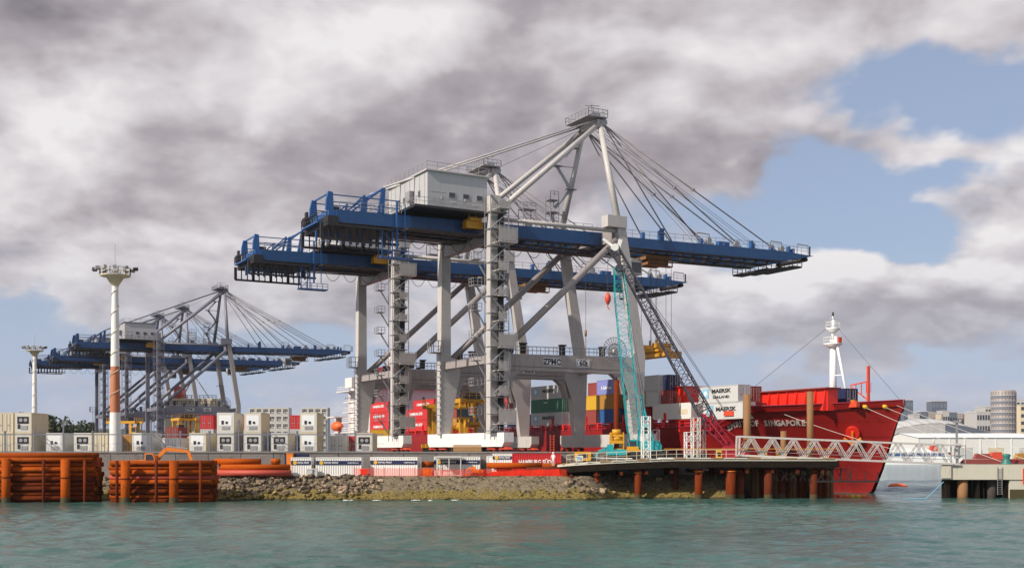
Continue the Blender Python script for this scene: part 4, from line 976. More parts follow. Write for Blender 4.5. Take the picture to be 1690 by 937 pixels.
for k, (p0, p1, tier, Y, m_, lab) in enumerate([(163, 181, 0, 171, 'box_ochre', 'ochre box left behind the tall light mast'), (199, 217, 0, 171, 'box_ochre', 'ochre box right behind the tall light mast'),
 (432, 446, 0, 172, 'navy', 'navy box between two grey reefers'), (477, 494, 0, 172, 'box_blue', 'blue box left of the cream reefer pair'), (343, 357, 0, 172, 'box_maroon', 'maroon box left of the two white-fronted stacks'),
 (150, 170, 0, 176, 'grey_box', 'grey box behind the cream one left of the mast'), (543, 562, 0, 172, 'white', 'white box between the reefer pair and dark-unit reefer'), (562, 580, 0, 176, 'box_red', 'red box left of the dark-unit reefer')]):
    X0 = px(p0, Y); container(m_, lab, (X0+2.44, Y, 6.02), math.pi/2, L=6.06, H=2.6, group=YC)
ORD = ('lowest', 'second', 'third', 'fourth', 'fifth', 'topmost')
for (p0, nc, who, cols) in ((411, 6, 'far grey reefer block', ('leftmost', 'second', 'third', 'fourth', 'fifth', 'rightmost')), (497, 4, 'grey block behind the cream reefer pair', ('leftmost', 'second', 'third', 'rightmost'))):
    for c_ in range(nc):
        for tier in range(6):
            container('grey_box', '%s container in the %s column of the %s' % (ORD[tier], cols[c_], who), (px(p0, 430)+c_*2.47+2.44, 430, 6.02+tier*2.78), math.pi/2, L=6.06, H=2.76, end='reefer', group='far grey containers stacked six high')
for k, (p0, z0, lab) in enumerate([(272, 0, 'dark red container, lowest, beneath the far crane portal'), (272, 1, 'dark red container, second, beneath the far crane portal'), (330, 2, 'bright red container high behind the left white-fronted reefer'), (392, 2, 'dark red container between the two white-fronted stacks'), (478, 2, 'red container left of the cream reefer pair')]):
    container('box_red' if k > 1 else 'box_maroon', lab, (px(p0, 215)+2.5, 215, 6.02+z0*2.2), math.pi/2, L=6.06, group='red containers deep in the yard')
# stuff supports for the red boxes floating tiers
for k, (p0, nn_, lab) in enumerate([(330, 2, 'grey container in the pile under the bright red one'), (392, 2, 'grey container in the pile under the dark red one'), (478, 2, 'grey container in the pile under the red one left of the cream pair')]):
    for j in range(nn_): container('grey_box', lab + ', ' + ('lowest', 'second', 'third')[j], (px(p0, 215)+2.5, 215, 6.02+j*2.2), math.pi/2, L=6.06, H=2.19, group='grey containers deep in the yard')

# fence on the wharf wall: posts with lamps, two rails
fe = thing('wharf_fence', 'long grey fence with tall lamp posts along the terminal wall', 'fence', (0, 157.6, 6.2))
x0 = px(-40, 157.6)
i = 0
while x0+i*4.0 < px(604, 157.6):
    X = x0+i*4.0; p_ = MB().bar((X, 0, 0), (X, 0, 2.5 if i % 3 else 4.0), .17).box(X-.12, X+.12, -.12, .12, 2.5 if i % 3 else 4.0, 2.85 if i % 3 else 4.35)
    p_.build('post', M['fence_grey'], fe)
    if i < 41:
        for z_ in (.55, 2.35): MB().bar((X+.07, 0, z_), (X+3.93, 0, z_), .010 if z_ < 1 else .14).build('rail', M['fence_grey'], fe)
        m_ = MB()
        for j in range(1, 10): m_.bar((X+j*.4, 0, 0), (X+j*.4, 0, .55 if j % 2 else 1.1), .03)
        m_.bar((X+.07, 0, .1), (X+3.93, 0, .1), .06).bar((X+.07, 0, 1.1), (X+3.93, 0, 1.1), .04); m_.build('infill', M['fence_grey'], fe)
        if i % 4 == 2: MB().bar((X+.2, .3, 2.3), (X+3.0, .3, .1), .18, .05).bar((X+.9, .3, 2.3), (X+3.7, .3, .1), .18, .05).build('stair', M['fence_grey'], fe)
    i += 1
for k, (pp, Y, top, lab) in enumerate([(190, 163, 31.0, 'tall white light mast with orange band rising beside the far cranes'), (57, 296, 32.0, 'smaller distant white light mast with orange band at the far left')]):
    lm = thing('light_mast', lab, 'light mast', (px(pp, Y), Y, 6.0), 0, 'floodlight masts')
    h = top-6
    def rad(z): return .80-.38*z/h
    segs = ((0, .23, 'white'), (.23, .49, 'mast_orange'), (.49, 1., 'white')) if k == 0 else ((0, .30, 'mast_orange'), (.30, 1., 'white'))
    for a, c_, mm in segs: MB().tube((0, 0, h*a), (0, 0, h*c_), rad(h*a), 18, rad(h*c_), cap=False).build('mast_section', M[mm], lm)
    sp_ = MB(); pts = []
    for i in range(110): a = i*.36; z_ = h*.25+h*.72*i/109; r_ = rad(z_)+.03; pts.append((r_*math.cos(a), r_*math.sin(a), z_))
    sp_.path(pts, .055, 4).build('spiral_strake', M['cream'], lm)
    MB().lathe([(.45, h-1.4), (1.2, h-.2), (2.1, h), (2.1, h+.15), (.3, h+.15)], 16).build('head_platform', M['cream'], lm)
    rl = MB()
    for i in range(12):
        a = i*math.pi/6; a2 = a+math.pi/6; rl.rail([(2.1*math.cos(a), 2.1*math.sin(a), h+.15), (2.1*math.cos(a2), 2.1*math.sin(a2), h+.15)], 1.0, 2, .04)
    rl.build('railing', M['cream'], lm)
    for i in range(10):
        a = i*math.pi/5+.0; r_ = 2.45 if i % 5 else 2.9; fl = MB().box(-.3, .3, -.25, .25, -.22, .22).build('floodlight', M['dark_steel'] if i % 5 == 0 else M['galv'], lm, (r_*math.cos(a), r_*math.sin(a), h+1.0), (R(20), 0, a))
    MB().bar((0, 0, h), (0, 0, h+4.5), .05).build('lightning_rod', M['galv'], lm)

# straddle carriers
def straddle(label, loc, rz):
    t = thing('straddle_carrier', label, 'straddle carrier', loc, rz, 'yellow straddle carriers')
    Y_ = M['yellow']
    for sx in (-1, 1):
        for sy_ in (-1, 1):
            MB().box(sx*2.2-.3, sx*2.2+.3, sy_*3-.35, sy_*3+.35, 1.2, 8.2).build('leg', Y_, t)
        MB().box(sx*2.2-.4, sx*2.2+.4, -4.6, 4.6, .9, 1.6).build('base_beam', Y_, t)
        for y in (-3.8, -1.5, 1.5, 3.8): MB().tube((sx*2.2-.28, y, .62), (sx*2.2+.28, y, .62), .6, 14).build('wheel', M['tyre'], t)
        MB().box(sx*2.2-.35, sx*2.2+.35, -4.4, 4.4, 8.21, 8.9).build('top_beam', Y_, t)
    MB().box(-1.84, 1.84, -3.3, -2.5, 8.25, 8.8).box(-1.84, 1.84, 2.5, 3.3, 8.25, 8.8).box(-1.84, 1.84, -.6, .6, 8.3, 8.8).build('cross_member', Y_, t)
    MB().box(-1.2, 1.2, -2.6, 2.6, 4.6, 5.1).box(-1.25, -.9, -3, 3, 4.2, 4.6).box(.9, 1.25, -3, 3, 4.2, 4.6).build('lifting_frame', Y_, t)
    for y in (-2., 2): MB().box(-1.0, -.8, y, y+.1, 5.1, 8.3).box(.8, 1., y, y+.1, 5.1, 8.3).build('lift_chain', M['dark_steel'], t)
    c_ = MB().box(-2.9, -1.3, -5.0, -3.4, 5.4, 7.4).build('cab', Y_, t); MB().box(-2.8, -1.4, -5.06, -5.002, 5.8, 7.1).box(-2.96, -2.902, -4.8, -3.6, 5.8, 7.1).build('cab_window', M['glass'], c_)
    MB().box(-1.0, 1.6, -1.6, 1.8, 8.92, 9.9).box(-1.6, -1.1, -2, 2, 8.92, 9.3).build('engine_housing', M['dark_steel'], t)
    MB().rail([(-2.4, -4.3, 8.91), (2.4, -4.3, 8.91)], 1, 1.2, .04).rail([(-2.4, 4.3, 8.91), (2.4, 4.3, 8.91)], 1, 1.2, .04).build('railing', Y_, t)
    MB().bar((2.7, -3.6, 1.6), (2.7, -3.6, 8.3), .12).bar((3.1, -3.6, 1.6), (3.1, -3.6, 8.3), .12).build('ladder', Y_, t)
    return t
s_1 = straddle('yellow straddle carrier between the two nearest stair towers', (px(773, 192), 192, 6.02), R(20))
dup(s_1, 'yellow straddle carrier left of the pale second crane leg, beside red containers', (px(739, 215), 215, 6.02), R(104))
container('box_maroon', 'maroon container on the quay under the yellow one, left of the farther stair tower', (px(612, 262), 262, 6.02), 0, L=6.06, group='containers standing on the quay')
container('box_yellow', 'yellow container standing on a maroon one, left of the farther stair tower', (px(612, 262), 262, 8.64), 0, L=6.06, group='containers standing on the quay')
dup(s_1, 'small distant yellow straddle carrier right of the dark red containers, far left yard', (px(305, 300), 300, 6.02), R(30))
dup(s_1, 'small distant yellow straddle carrier behind the tall light mast', (px(206, 330), 330, 6.02), R(80))
# ================= FOREGROUND WORKS =================
def pipe_stack(x1, Y0, ztop, nrow, ncol, L, who, seed, far_shift=.0, extra=()):
    r = random.Random(seed); d = .60; pr = .59; me = {}
    for v_ in range(3):
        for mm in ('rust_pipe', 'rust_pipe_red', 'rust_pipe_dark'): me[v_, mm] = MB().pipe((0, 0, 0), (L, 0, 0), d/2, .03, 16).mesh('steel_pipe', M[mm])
    colw = ('front', 'second', 'third', 'fourth', 'fifth'); roww = ('top', 'second', 'third', 'fourth', 'fifth', 'sixth', 'seventh', 'eighth', 'ninth', 'tenth')
    for row in range(nrow):
        for c_ in range(ncol):
            z = ztop-d/2-row*pr; y = Y0+c_*.66+(.33 if row % 2 else 0)
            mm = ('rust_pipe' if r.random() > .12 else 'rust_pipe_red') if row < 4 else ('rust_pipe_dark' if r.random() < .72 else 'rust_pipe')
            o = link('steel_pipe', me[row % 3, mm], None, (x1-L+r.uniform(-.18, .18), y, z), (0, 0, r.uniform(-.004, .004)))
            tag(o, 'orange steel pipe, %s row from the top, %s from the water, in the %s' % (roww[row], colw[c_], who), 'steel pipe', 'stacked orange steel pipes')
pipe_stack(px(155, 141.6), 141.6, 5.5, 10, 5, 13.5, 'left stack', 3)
for k in range(1): 
    me = MB().pipe((0, 0, 0), (16, 0, 0), .33, .03, 18).mesh('steel_pipe', M['rust_pipe']); tag(link('steel_pipe', me, None, (px(159, 141.4)-16, 142.0, 5.76)), 'long bright orange pipe lying on top of the left stack', 'steel pipe', 'stacked orange steel pipes')
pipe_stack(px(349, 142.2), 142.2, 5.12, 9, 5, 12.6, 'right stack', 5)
def pile(pp, Y, top, r_, m_, label, bot=-2., name='steel_pile', group='steel piles standing in the water', n=18):
    t = thing(name, label, 'pile', (px(pp, Y), Y, 0), 0, group)
    mb = MB().pipe((0, 0, bot), (0, 0, top), r_, .05, n); mb.build('pile_shaft', M[m_], t)
    if r_ > .4:
        MB().tube((0, 0, top*.55), (0, 0, top*.55+.16), r_+.03, n, cap=False).build('weld_band', M['dark_pile'], t)
        MB().lathe([(r_+.012, bot), (r_+.02, .05), (r_+.012, .45), (r_+.004, .62)], n).build('weed_band', M['weed'], t)
    return t
for pp, top, r_, w in ((10, 5.4, .52, 'thick orange pile at the left edge before the left pipe stack'), (108, 5.3, .56, 'thick orange pile near the right end of the left pipe stack'), (207, 5.1, .55, 'thick orange pile near the left end of the right pipe stack'), (287, 5.1, .56, 'thick orange pile at the middle of the right pipe stack')):
    pile(pp, 140.7, top, r_, 'rust_pipe', w)
for pp, top, w in ((72, 5.2, 'thin dark pile between the two thick piles of the left stack'), (140, 5.2, 'thin brown pile at the right end of the left stack'), (193, 5.1, 'thin dark pile left of the thick one at the right stack'), (258, 5.15, 'thin dark pile between the thick piles of the right stack'), (331, 5.1, 'thin orange pile at the right end of the right stack')):
    pile(pp, 141.0, top, .20, 'dark_pile' if 'dark' in w else 'rust_pile', w, n=8)
# pipes on the ground beside the rocks
LP = [(358, 480, 3.42, 150.4, 'rust_pipe_red', 'reddish pipe on the ground in front, lowest of the row left of the white containers'), (352, 476, 3.42, 151.25, 'rust_pipe', 'orange pipe on the ground just behind the reddish lowest one'), (365, 478, 4.15, 150.8, 'rust_pipe', 'orange pipe in the middle layer left of the white containers'),
 (362, 470, 4.15, 151.7, 'rust_pipe', 'orange pipe in the middle layer, behind'), (354, 430, 4.9, 151.3, 'rust_pipe', 'short dusty pipe on top of the ground row'), (448, 462, 4.9, 151.3, 'rust_pipe', 'very short pipe piece on top at the right'),
 (803, 893, 4.35, 153.6, 'rust_pipe', 'orange pipe in front of the low red container'), (890, 936, 4.30, 153.7, 'rust_pipe', 'orange pipe running under the left end of the jetty'), (868, 960, 3.75, 152.9, 'dark_pile', 'dark pipe low at the left end of the jetty'), (506, 522, 3.6, 154, 'rust_pipe', 'pipe end between the two white striped containers'), (696, 716, 4.5, 154.4, 'rust_pipe', 'orange pipe end right of the middle striped container')]
for a, c_, z, Y, mm, lab in LP:
    me = MB().pipe((0, 0, 0), (px(c_, Y)-px(a, Y), 0, 0), .40, .03, 18).mesh('steel_pipe', M[mm]); o = link('steel_pipe', me, None, (px(a, Y), Y, z+.0)); tag(o, lab, 'steel pipe', 'steel pipes on the work strip')
# white striped containers
WG = 'white containers with a navy stripe'
container('white', 'short white container with navy stripe, leftmost of its kind, beside the pipes', (px(480, 153), 153, 3.0), 0, L=2.7, H=2.45, logo='R', group=WG)
container('white', 'white container with navy stripe right of the short one', (px(521, 153), 153, 3.0), 0, L=6.06, logo='R', H=2.45, group=WG)
container('white', 'white container with navy stripe turned to show its doors at the left', (px(609, 153), 154.2, 3.0), R(-9), L=6.5, logo='R', H=2.5, group=WG)
container('white', 'white container with navy stripe behind the open steel shelter', (px(716, 154.5), 154.5, 3.0), 0, L=6.2, H=2.55, logo='R', group=WG)
container('white', 'small white cabin with navy stripe beside the low red container', (px(813, 156), 155.2, 4.05), R(-6), L=2.7, H=1.9, logo='R', group=WG, cat='shipping container')
container('box_red', 'low red lettered container half hidden by the orange pipe', (px(845, 155.2), 154.6, 3.35), 0, L=6.6, H=2.6, logo='H')
container('white', 'plain white container end left of the small striped cabin', (px(803, 156), 155.6, 3.3), 0, L=1.4, H=2.3)
# shelter frame
st_ = thing('steel_shelter', 'open white steel shelter frame in front of a striped container', 'shelter', (px(721, 152.6), 152.6, 3.0))
sb = MB()
for x_ in (0, 1.6, 3.15):
    for y in (0, 1.5): sb.bar((x_, y, 0), (x_, y, 2.4), .10)
for z_ in (.08, 1.2): sb.bar((0, 1.5, z_), (3.15, 1.5, z_), .08)
sb.bar((0, 0, .08), (3.15, 0, .08), .1).bar((0, 0, 2.4), (3.15, 0, 2.4), .1).bar((0, 0, 2.4), (0, 1.5, 2.4), .1).bar((3.15, 0, 2.4), (3.15, 1.5, 2.4), .1); sb.build('frame', M['cream_pale'], st_)
MB().box(-.15, 3.3, -.15, 1.7, 2.45, 2.6).build('roof', M['cream_pale'], st_)
# timber pack
tp = thing('timber_pack', 'stack of brown sawn timber lying on the terminal wall above the steel shelter', 'timber stack', (px(748, 158.6), 158.6, 6.03))
for r_ in range(5):
    for c_ in range(4): MB().box(0+.02*(c_ % 2), 3.85+.03*(r_ % 2), c_*.3, c_*.3+.27, r_*.23, r_*.23+.2).build('plank', M['timber'], tp)
# concrete blocks, bags, sheds
for k, (pp, Y, w, d, h, mm, lab) in enumerate([(511, 151.8, .75, .7, .95, 'grey_box', 'left grey rubble bag between the striped containers'), (519, 152.0, .75, .7, 1.0, 'grey_box', 'right grey rubble bag between the striped containers'), (600, 152.2, .9, .7, .9, 'ship_red', 'red bin between two striped containers'), (705, 152.0, 1.3, .7, 1.0, 'orange', 'orange bin left of the steel shelter'), (489, 156.0, 3.2, .8, 2.9, 'navy', 'dark blue crate behind the short striped container'), (478, 155.2, .9, .8, 3.0, 'orange', 'orange crate behind the short striped container')]):
    t = thing('storage_bin', lab, 'bin', (px(pp, Y), Y, 3.0)); r1 = .12
    MB().prism([(-w/2+.05, 0), (w/2-.05, 0), (w/2, h), (-w/2, h)], 'y', 0, d).build('bin_body', M[mm], t); MB().box(-w/2-.04, w/2+.04, -.04, -.001, h-.12, h).build('bin_rim', M[mm], t)
# safety netting
nm = bpy.data.materials.new('safety_net'); nm.use_nodes = True; tt = nm.node_tree; tt.nodes.clear(); q = NB(tt)
d1 = q.n('ShaderNodeBsdfDiffuse'); d1.inputs[0].default_value = (.85, .05, .02, 1); d2 = q.n('ShaderNodeBsdfTransparent'); mx = q.n('ShaderNodeMixShader'); mx.inputs[0].default_value = .42
tt.links.new(d2.outputs[0], mx.inputs[1]); tt.links.new(d1.outputs[0], mx.inputs[2]); oo = q.n('ShaderNodeOutputMaterial'); tt.links.new(mx.outputs[0], oo.inputs[0])
for a, c_, Y, z, h, lab in ((584, 716, 151.5, 2.95, 1.15, 'orange safety netting in front of the middle striped container'), (716, 800, 151.6, 2.95, 1.0, 'orange safety netting in front of the steel shelter'), (800, 935, 151.8, 2.95, 1.0, 'bright red-orange netting along the bank crest left of the jetty')):
    t = thing('safety_fence', lab, 'safety fence', (px(a, Y), Y, z)); L = px(c_, Y)-px(a, Y)
    MB().grid(lambda u, v: (u*L, .12*math.sin(u*L*2.1)*v, h*v-.08*abs(math.sin(u*L*1.3))*v), 40, 2, True).build('netting', nm, t)
    for i in range(int(L/2)+1): MB().bar((i*2., .06, 0), (i*2., .06, h+.1), .05).build('stake', M['dark_steel'], t)
MB().prism([(px(796, 152.4), 3.0), (px(935, 152.4), 3.0), (px(925, 152.4), 3.9), (px(870, 152.4), 3.75), (px(812, 152.4), 3.55)], 'y', 152.4, 153.0).build('tarpaulin_bund', M['ship_red'])
tag(bpy.data.objects['tarpaulin_bund'], 'low bright red sheeted bund left of the jetty', 'sheeted bund')

# excavators
def excavator(label, loc, rz, m_, pose, group=None, s=1.):
    t = thing('excavator', label, 'excavator', loc, rz, group); t.scale = (s, s, s); Y_ = M[m_]
    for y in (-1.2, 1.2):
        MB().prism([(-1.7, .35), (-1.45, .05), (1.45, .05), (1.7, .35), (1.7, .6), (1.4, .85), (-1.4, .85), (-1.7, .6)], 'y', y-.28, y+.28).build('track', M['tyre'], t)
    MB().box(-.9, .9, -.9, .9, .5, .95).build('undercarriage', M['dark_steel'], t)
    MB().prism([(-2.2, 1.0), (1.3, 1.0), (1.3, 1.5), (.2, 1.75), (-1.0, 2.1), (-2.3, 2.0), (-2.5, 1.5)], 'y', -1.25, 1.25).build('body', Y_, t)
    cb = MB().prism([(-.1, 1.6), (1.3, 1.6), (1.2, 2.3), (.95, 2.95), (-.1, 2.95)], 'y', -1.24, -.35).build('cab', Y_, t)
    MB().prism([(0.05, 1.9), (1.12, 1.9), (1.05, 2.35), (.85, 2.8), (.05, 2.8)], 'y', -1.275, -1.242).box(-.13, -.102, -1.1, -.5, 2.0, 2.8).build('window', M['glass'], cb)
    (bx, bz), (tx, tz), (ex, ez), (kx, kz) = pose
    MB().bar((bx, 0, bz), (tx, 0, tz), .38, .42, .40, .5).bar((tx, 0, tz), (ex, 0, ez), .40, .5, .3, .34).build('boom', Y_, t)
    MB().bar((ex, 0, ez), (kx, 0, kz), .30, .42, .26, .28).build('stick', Y_, t)
    MB().bar((bx+.4, .3, bz-.2), ((tx+bx)/2+.3, .3, (tz+bz)/2+.2), .14).bar((tx, 0, tz+.4), (ex-.1, 0, ez+.4), .15).build('hydraulic_ram', M['galv'], t)
    MB().prism([(kx-.35, kz), (kx+.3, kz+.1), (kx+.35, kz-.7), (kx-.1, kz-.95), (kx-.7, kz-.6)], 'y', -.5, .5).build('bucket', M['dark_steel'] if m_ != 'orange' else Y_, t)
    return t
excavator('orange excavator behind the right pipe stack with its arm stretched right', (px(243, 152), 152.5, 3.05), 0, 'orange', ((.7, 1.9), (2.4, 3.5), (5.3, 3.2), (5.9, 1.5)))
excavator('teal excavator on the jetty left of the yellow drilling rig, arm bent left', (px(1012, 153.5), 153.6, 5.05), R(180), 'teal', ((.4, 1.2), (1.4, 2.0), (2.9, 1.4), (3.3, .3)), s=.72)
mq = excavator('small orange excavator by the netting right of the steel shelter', (px(785, 151.9), 152.3, 3.0), R(180), 'orange', ((.5, 1.5), (1.6, 2.6), (2.8, 2.0), (2.9, .8)), s=.42)

# ================= JETTY =================
J = thing('work_jetty', 'temporary pile-supported work jetty crossing in front of the red ship', 'jetty', (0, 0, 0))
def jz(X): return 4.35+.95*max(0, min(1, (X-5.5)/16))**.6
dk = MB(); n = 40; v = []
x_a, x_b = px(921, 151), px(1380, 151)
for i in range(n+1):
    X = x_a+(x_b-x_a)*i/n; yf = 150.6+1.6*math.exp(-(X-x_a)/3.); yk = 160.; z = jz(X); v += [(X, yf, z), (X, yk, z), (X, yk, z-.30), (X, yf, z-.30)]
f = []
for i in range(n):
    a = i*4
    for k in range(4): f.append((a+k, a+(k+1) % 4, a+4+(k+1) % 4, a+4+k)[::-1])
f += [(0, 1, 2, 3)[::-1], tuple(4*n+k for k in range(4))]
dk.add(v, f); dk.build('deck', M['concrete_pale'], J)
for y in (150.5, 154.5, 158.5):
    mb = MB()
    for i in range(0, n, 2):
        a, c_ = v[i*4], v[(i+2)*4]; mb.bar((a[0]+.3, y+.3+max(0, a[1]-150.6), a[2]-.31-.42), (c_[0]+.3, y+.3+max(0, c_[1]-150.6), c_[2]-.31-.42), .5, .82)
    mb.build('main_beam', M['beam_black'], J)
for i in range(12):
    X = x_a+1.5+i*3.3
    if X < x_b: MB().box(X, X+.4, 150.9, 159.5, jz(X)-1.9, jz(X)-1.4).build('cross_beam', M['dark_pile'], J)
for i in range(22):
    X = x_a+.6+i*1.62
    if X < x_b-1.6: MB().box(X, X+1.5, 150.45+1.6*math.exp(-(X-x_a)/3.)-.0, 150.58+1.6*math.exp(-(X-x_a)/3.), jz(X)-.02, jz(X)+.13).build('kerb', M['concrete_pale'] if i % 3 else M['timber'], J)
for pp, Y, r_, m_, w in ((933, 151.5, .36, 'rust_pile', 'first pile from the left'), (985, 152, .40, 'rust_pile', 'second pile from the left, short collar'), (1053, 151.6, .46, 'rust_pile', 'third pile from the left, with bright collar'), (1115, 154, .40, 'dark_pile', 'thin dark pile before the fifth'),
                         (1153, 151.6, .52, 'rust_pile', 'red-brown pile left of the widest pair'), (1206, 151.6, .66, 'rust_pile', 'widest red-brown pile at the middle'), (1221, 152.6, .60, 'dark_pile', 'dark pile close behind the widest one'), (1268, 151.7, .56, 'dark_pile', 'dark pile right of the widest pair'), (1290, 154.5, .50, 'dark_pile', 'dark pile set back between two front ones'), (1343, 151.8, .52, 'dark_pile', 'rightmost pile, at the jetty end')):
    X = px(pp, Y); o = MB().pipe((X, Y, -2), (X, Y, jz(X)-1.3), r_, .05, 18).build('pile', M[m_], J)
    MB().tube((X, Y, jz(X)-1.75), (X, Y, jz(X)-1.62), r_+.10, 18).build('collar', M['rust_pile'] if m_ == 'dark_pile' else M['orange'], o)
    MB().lathe([(r_+.012, -1.5), (r_+.02, .05), (r_+.012, .45), (r_+.004, .6)], 18, (X, Y)).build('weed_band', M['weed'], o)
for a, c_, lv in ((936, 1215, 'kerb'),):
    y = 150.95; X0 = px(a, 151); X1 = px(c_, 151); nn_ = 17
    for i in range(nn_):
        xa = X0+(X1-X0)*i/nn_; xb = X0+(X1-X0)*(i+1)/nn_; ya_ = y+1.6*math.exp(-(xa-x_a)/3.)+.1; yb_ = y+1.6*math.exp(-(xb-x_a)/3.)+.1
        MB().bar((xa, ya_, jz(xa)), (xa, ya_, jz(xa)+1.2), .06).bar((xa, ya_, jz(xa)+1.17), (xb, yb_, jz(xb)+1.17), .07).bar((xa, ya_, jz(xa)+.6), (xb, yb_, jz(xb)+.6), .045).build('railing', M['cream'], J)
xb_ = X1
MB().box(px(1095, 152), px(1380, 152), 151.5, 151.6, 6.55, 6.62).build('top_rail', M['yellow'], J)
# cage frame hanging at the right end of the jetty
cg = MB(); X = px(1375, 151.5)
for dx in (0, 1.0, 2.3, 4.3, 5.9): cg.bar((X+dx, 151.5, 2.3), (X+dx, 151.5, 4.2 if dx < 3 else 3.6), .12)
cg.bar((X-3, 151.5, 2.3), (X+5.9, 151.5, 2.3), .22).bar((X-3, 151.5, 3.9), (X+2.3, 151.5, 3.9), .1)
for i in range(9): cg.bar((X-8+i*1.2, 151.5, 2.4), (X-7.2+i*1.2, 151.5, 3.8), .08).bar((X-7.2+i*1.2, 151.5, 2.4), (X-8+i*1.2, 151.5, 3.8), .08)
cg.build('hanging_cage', M['dark_steel'], J)
# sheet-pile quay corner behind the jetty
sp = thing('sheet_pile_wall', 'rusty corrugated sheet-pile wall under the right half of the jetty', 'sheet pile wall', (0, 157, 0))
X = px(1170, 157); k = 0; X9 = px(1377, 157)
mA = MB().prism([(0, 0), (.10, .28), (.42, .28), (.52, 0), (.85, 0), (.85, .08), (.56, .08), (.46, .36), (.06, .36), (-.04, .08)], 'z', -1.5, 3.9).mesh('sheet_pile', M['rust_pile']); mB = MB().prism([(0, 0), (.10, .28), (.42, .28), (.52, 0), (.85, 0), (.85, .08), (.56, .08), (.46, .36), (.06, .36), (-.04, .08)], 'z', -1.5, 3.9).mesh('sheet_pile', M['rust_pile_brown'])
while X < X9-.8: link('sheet_pile', (mA, mB)[(k*7) % 3 == 1], sp, (X, 0, 0)); X += .85; k += 1
MB().box(px(1170, 157), X9, .37, 7, -2, 3.6).build('wall_core', M['concrete_dark'], sp); MB().box(px(1170, 157)-.2, X9+.1, -.15, .8, 3.91, 4.3).build('capping_beam', M['concrete_dark'], sp)
for i in range(9): MB().box(px(1282+i*10, 157), px(1282+i*10, 157)+.55, -.5, -.2, 3.0, 3.6).build('timber_fender', M['timber'], sp)

# ---- tall casings ----
for pp, Y, top, r_, w in ((1233, 155, 13.9, .50, 'tall brown casing pile standing before the ship name'), (1337, 155, 14.3, .44, 'tall brown casing pile right of the ship name'), (1293, 156.5, 9.0, .40, 'shorter brown casing pile behind the gangway')):
    pile(pp, Y, top, r_, 'rust_pile_brown', w, bot=3.8 if Y < 155.5 else 4.0, name='casing_pile', group='casing piles rising above the jetty')
# yellow drilling rig with casing
rg = thing('drilling_rig', 'yellow pile drilling rig holding a long rusty casing beside the teal boom', 'drilling rig', (px(1020, 155), 155, 5.2))
MB().tube((-.2, 0, 0), (-.2, 0, 10.6), .36, 16).build('casing', M['rust_pile'], rg)
MB().tube((-.2, 0, 10.6), (-.2, 0, 11.6), .10, 8).build('casing_head', M['cable'], rg)
for x_ in (-1.0, .65):
    for y in (-.8, .8): MB().bar((x_, y, 0), (x_, y, 3.6), .16).build('leg', M['yellow'], rg)
MB().box(-1.1, .75, -.9, .9, 2.1, 2.5).box(-1.0, .65, -.8, .8, 3.0, 3.3).box(-.9, .5, -.7, .7, 1.2, 1.45).build('clamp_frame', M['yellow'], rg)
MB().tube((-.2, 0, 2.5), (-.2, 0, 3.0), .8, 16).tube((-.2, 0, 3.3), (-.2, 0, 4.0), .6, 16).build('rotary_head', M['yellow'], rg)
MB().box(.9, 3.0, -.8, .8, .1, 1.3).box(1.1, 2.7, -.7, .7, 1.3, 1.7).build('power_pack', M['yellow'], rg)
# teal crawler crane
tc = thing('crawler_crane', 'teal crawler crane on the jetty with near-vertical lattice boom and red hook block', 'crawler crane', (px(1058, 156), 156, 5.25))
TL = M['teal']
for y in (-1.7, 1.7): MB().prism([(-2.0, .3), (-1.7, .05), (2.2, .05), (2.5, .3), (2.5, .7), (2.2, .95), (-1.7, .95), (-2.0, .7)], 'y', y-.35, y+.35).build('track', M['tyre'], tc)
hs = MB().prism([(-1.0, 1.0), (2.6, 1.0), (2.7, 1.8), (2.3, 2.4), (.6, 2.5), (-.6, 2.2)], 'y', -1.2, 1.4).build('house', TL, tc)
MB().prism([(-1.8, 1.0), (-.6, 1.0), (-.6, 2.6), (-1.5, 2.6), (-1.9, 2.0)], 'y', -1.4, -.5).build('cab', TL, tc); MB().box(-1.7, -.8, -1.44, -1.402, 1.7, 2.4).build('cab_window', M['glass'], tc)
MB().lattice((-.8, 0, 1.2), (-3.1, 0, 26.0), 1.0, 1.1, 24, .05, .022, None, 1.65).build('boom', TL, tc)
MB().bar((1.6, -.8, 2.3), (.4, -.6, 6.6), .16).bar((1.6, .8, 2.3), (.4, .6, 6.6), .16).bar((.4, -.6, 6.6), (.4, .6, 6.6), .2).bar((-.6, .8, 1.5), (.4, .6, 6.6), .14).bar((-.6, -.8, 1.5), (.4, -.6, 6.6), .14).box(.1, 1.0, -.7, .7, 4.2, 4.7).build('gantry', TL, tc)
MB().lattice((.9, 0, 2.2), (.0, 0, 8.6), .5, .35, 7, .045, .025).build('mast', TL, tc)
MB().tube((-3.0, -.6, 25.8), (-3.0, .6, 25.8), .5, 14).bar((-2.2, 0, 25.2), (-4.6, 0, 28.6), .3).build('boom_head', M['boom_dark'], tc)
MB().path([(.3, 0, 9), (-2.7, 0, 25.9)], .03, 4).path([(.4, .5, 6.6), (-2.6, .5, 25.9)], .03, 4).build('pendant', M['cable'], tc)
MB().path([(-4.5, 0, 28.4), (-4.5, 0, 22.3)], .03, 4).path([(-7.5, 0, 26.4), (-7.5, 0, 17.), (-7.5, 0, 10.)], .025, 4).build('hoist_rope', M['cable'], tc)
MB().lathe([(.01, 22.5), (.22, 22.4), (.42, 21.9), (.40, 21.4), (.16, 20.9), (.01, 20.8)], 14, (-4.5, 0)).build('hook_block', M['hook_red'], tc)
MB().bar((-4.5, 0, 20.8), (-4.5, 0, 20.4), .12).bar((-4.5, 0, 20.4), (-4.2, 0, 20.2), .12).build('hook', M['hook_red'], tc)
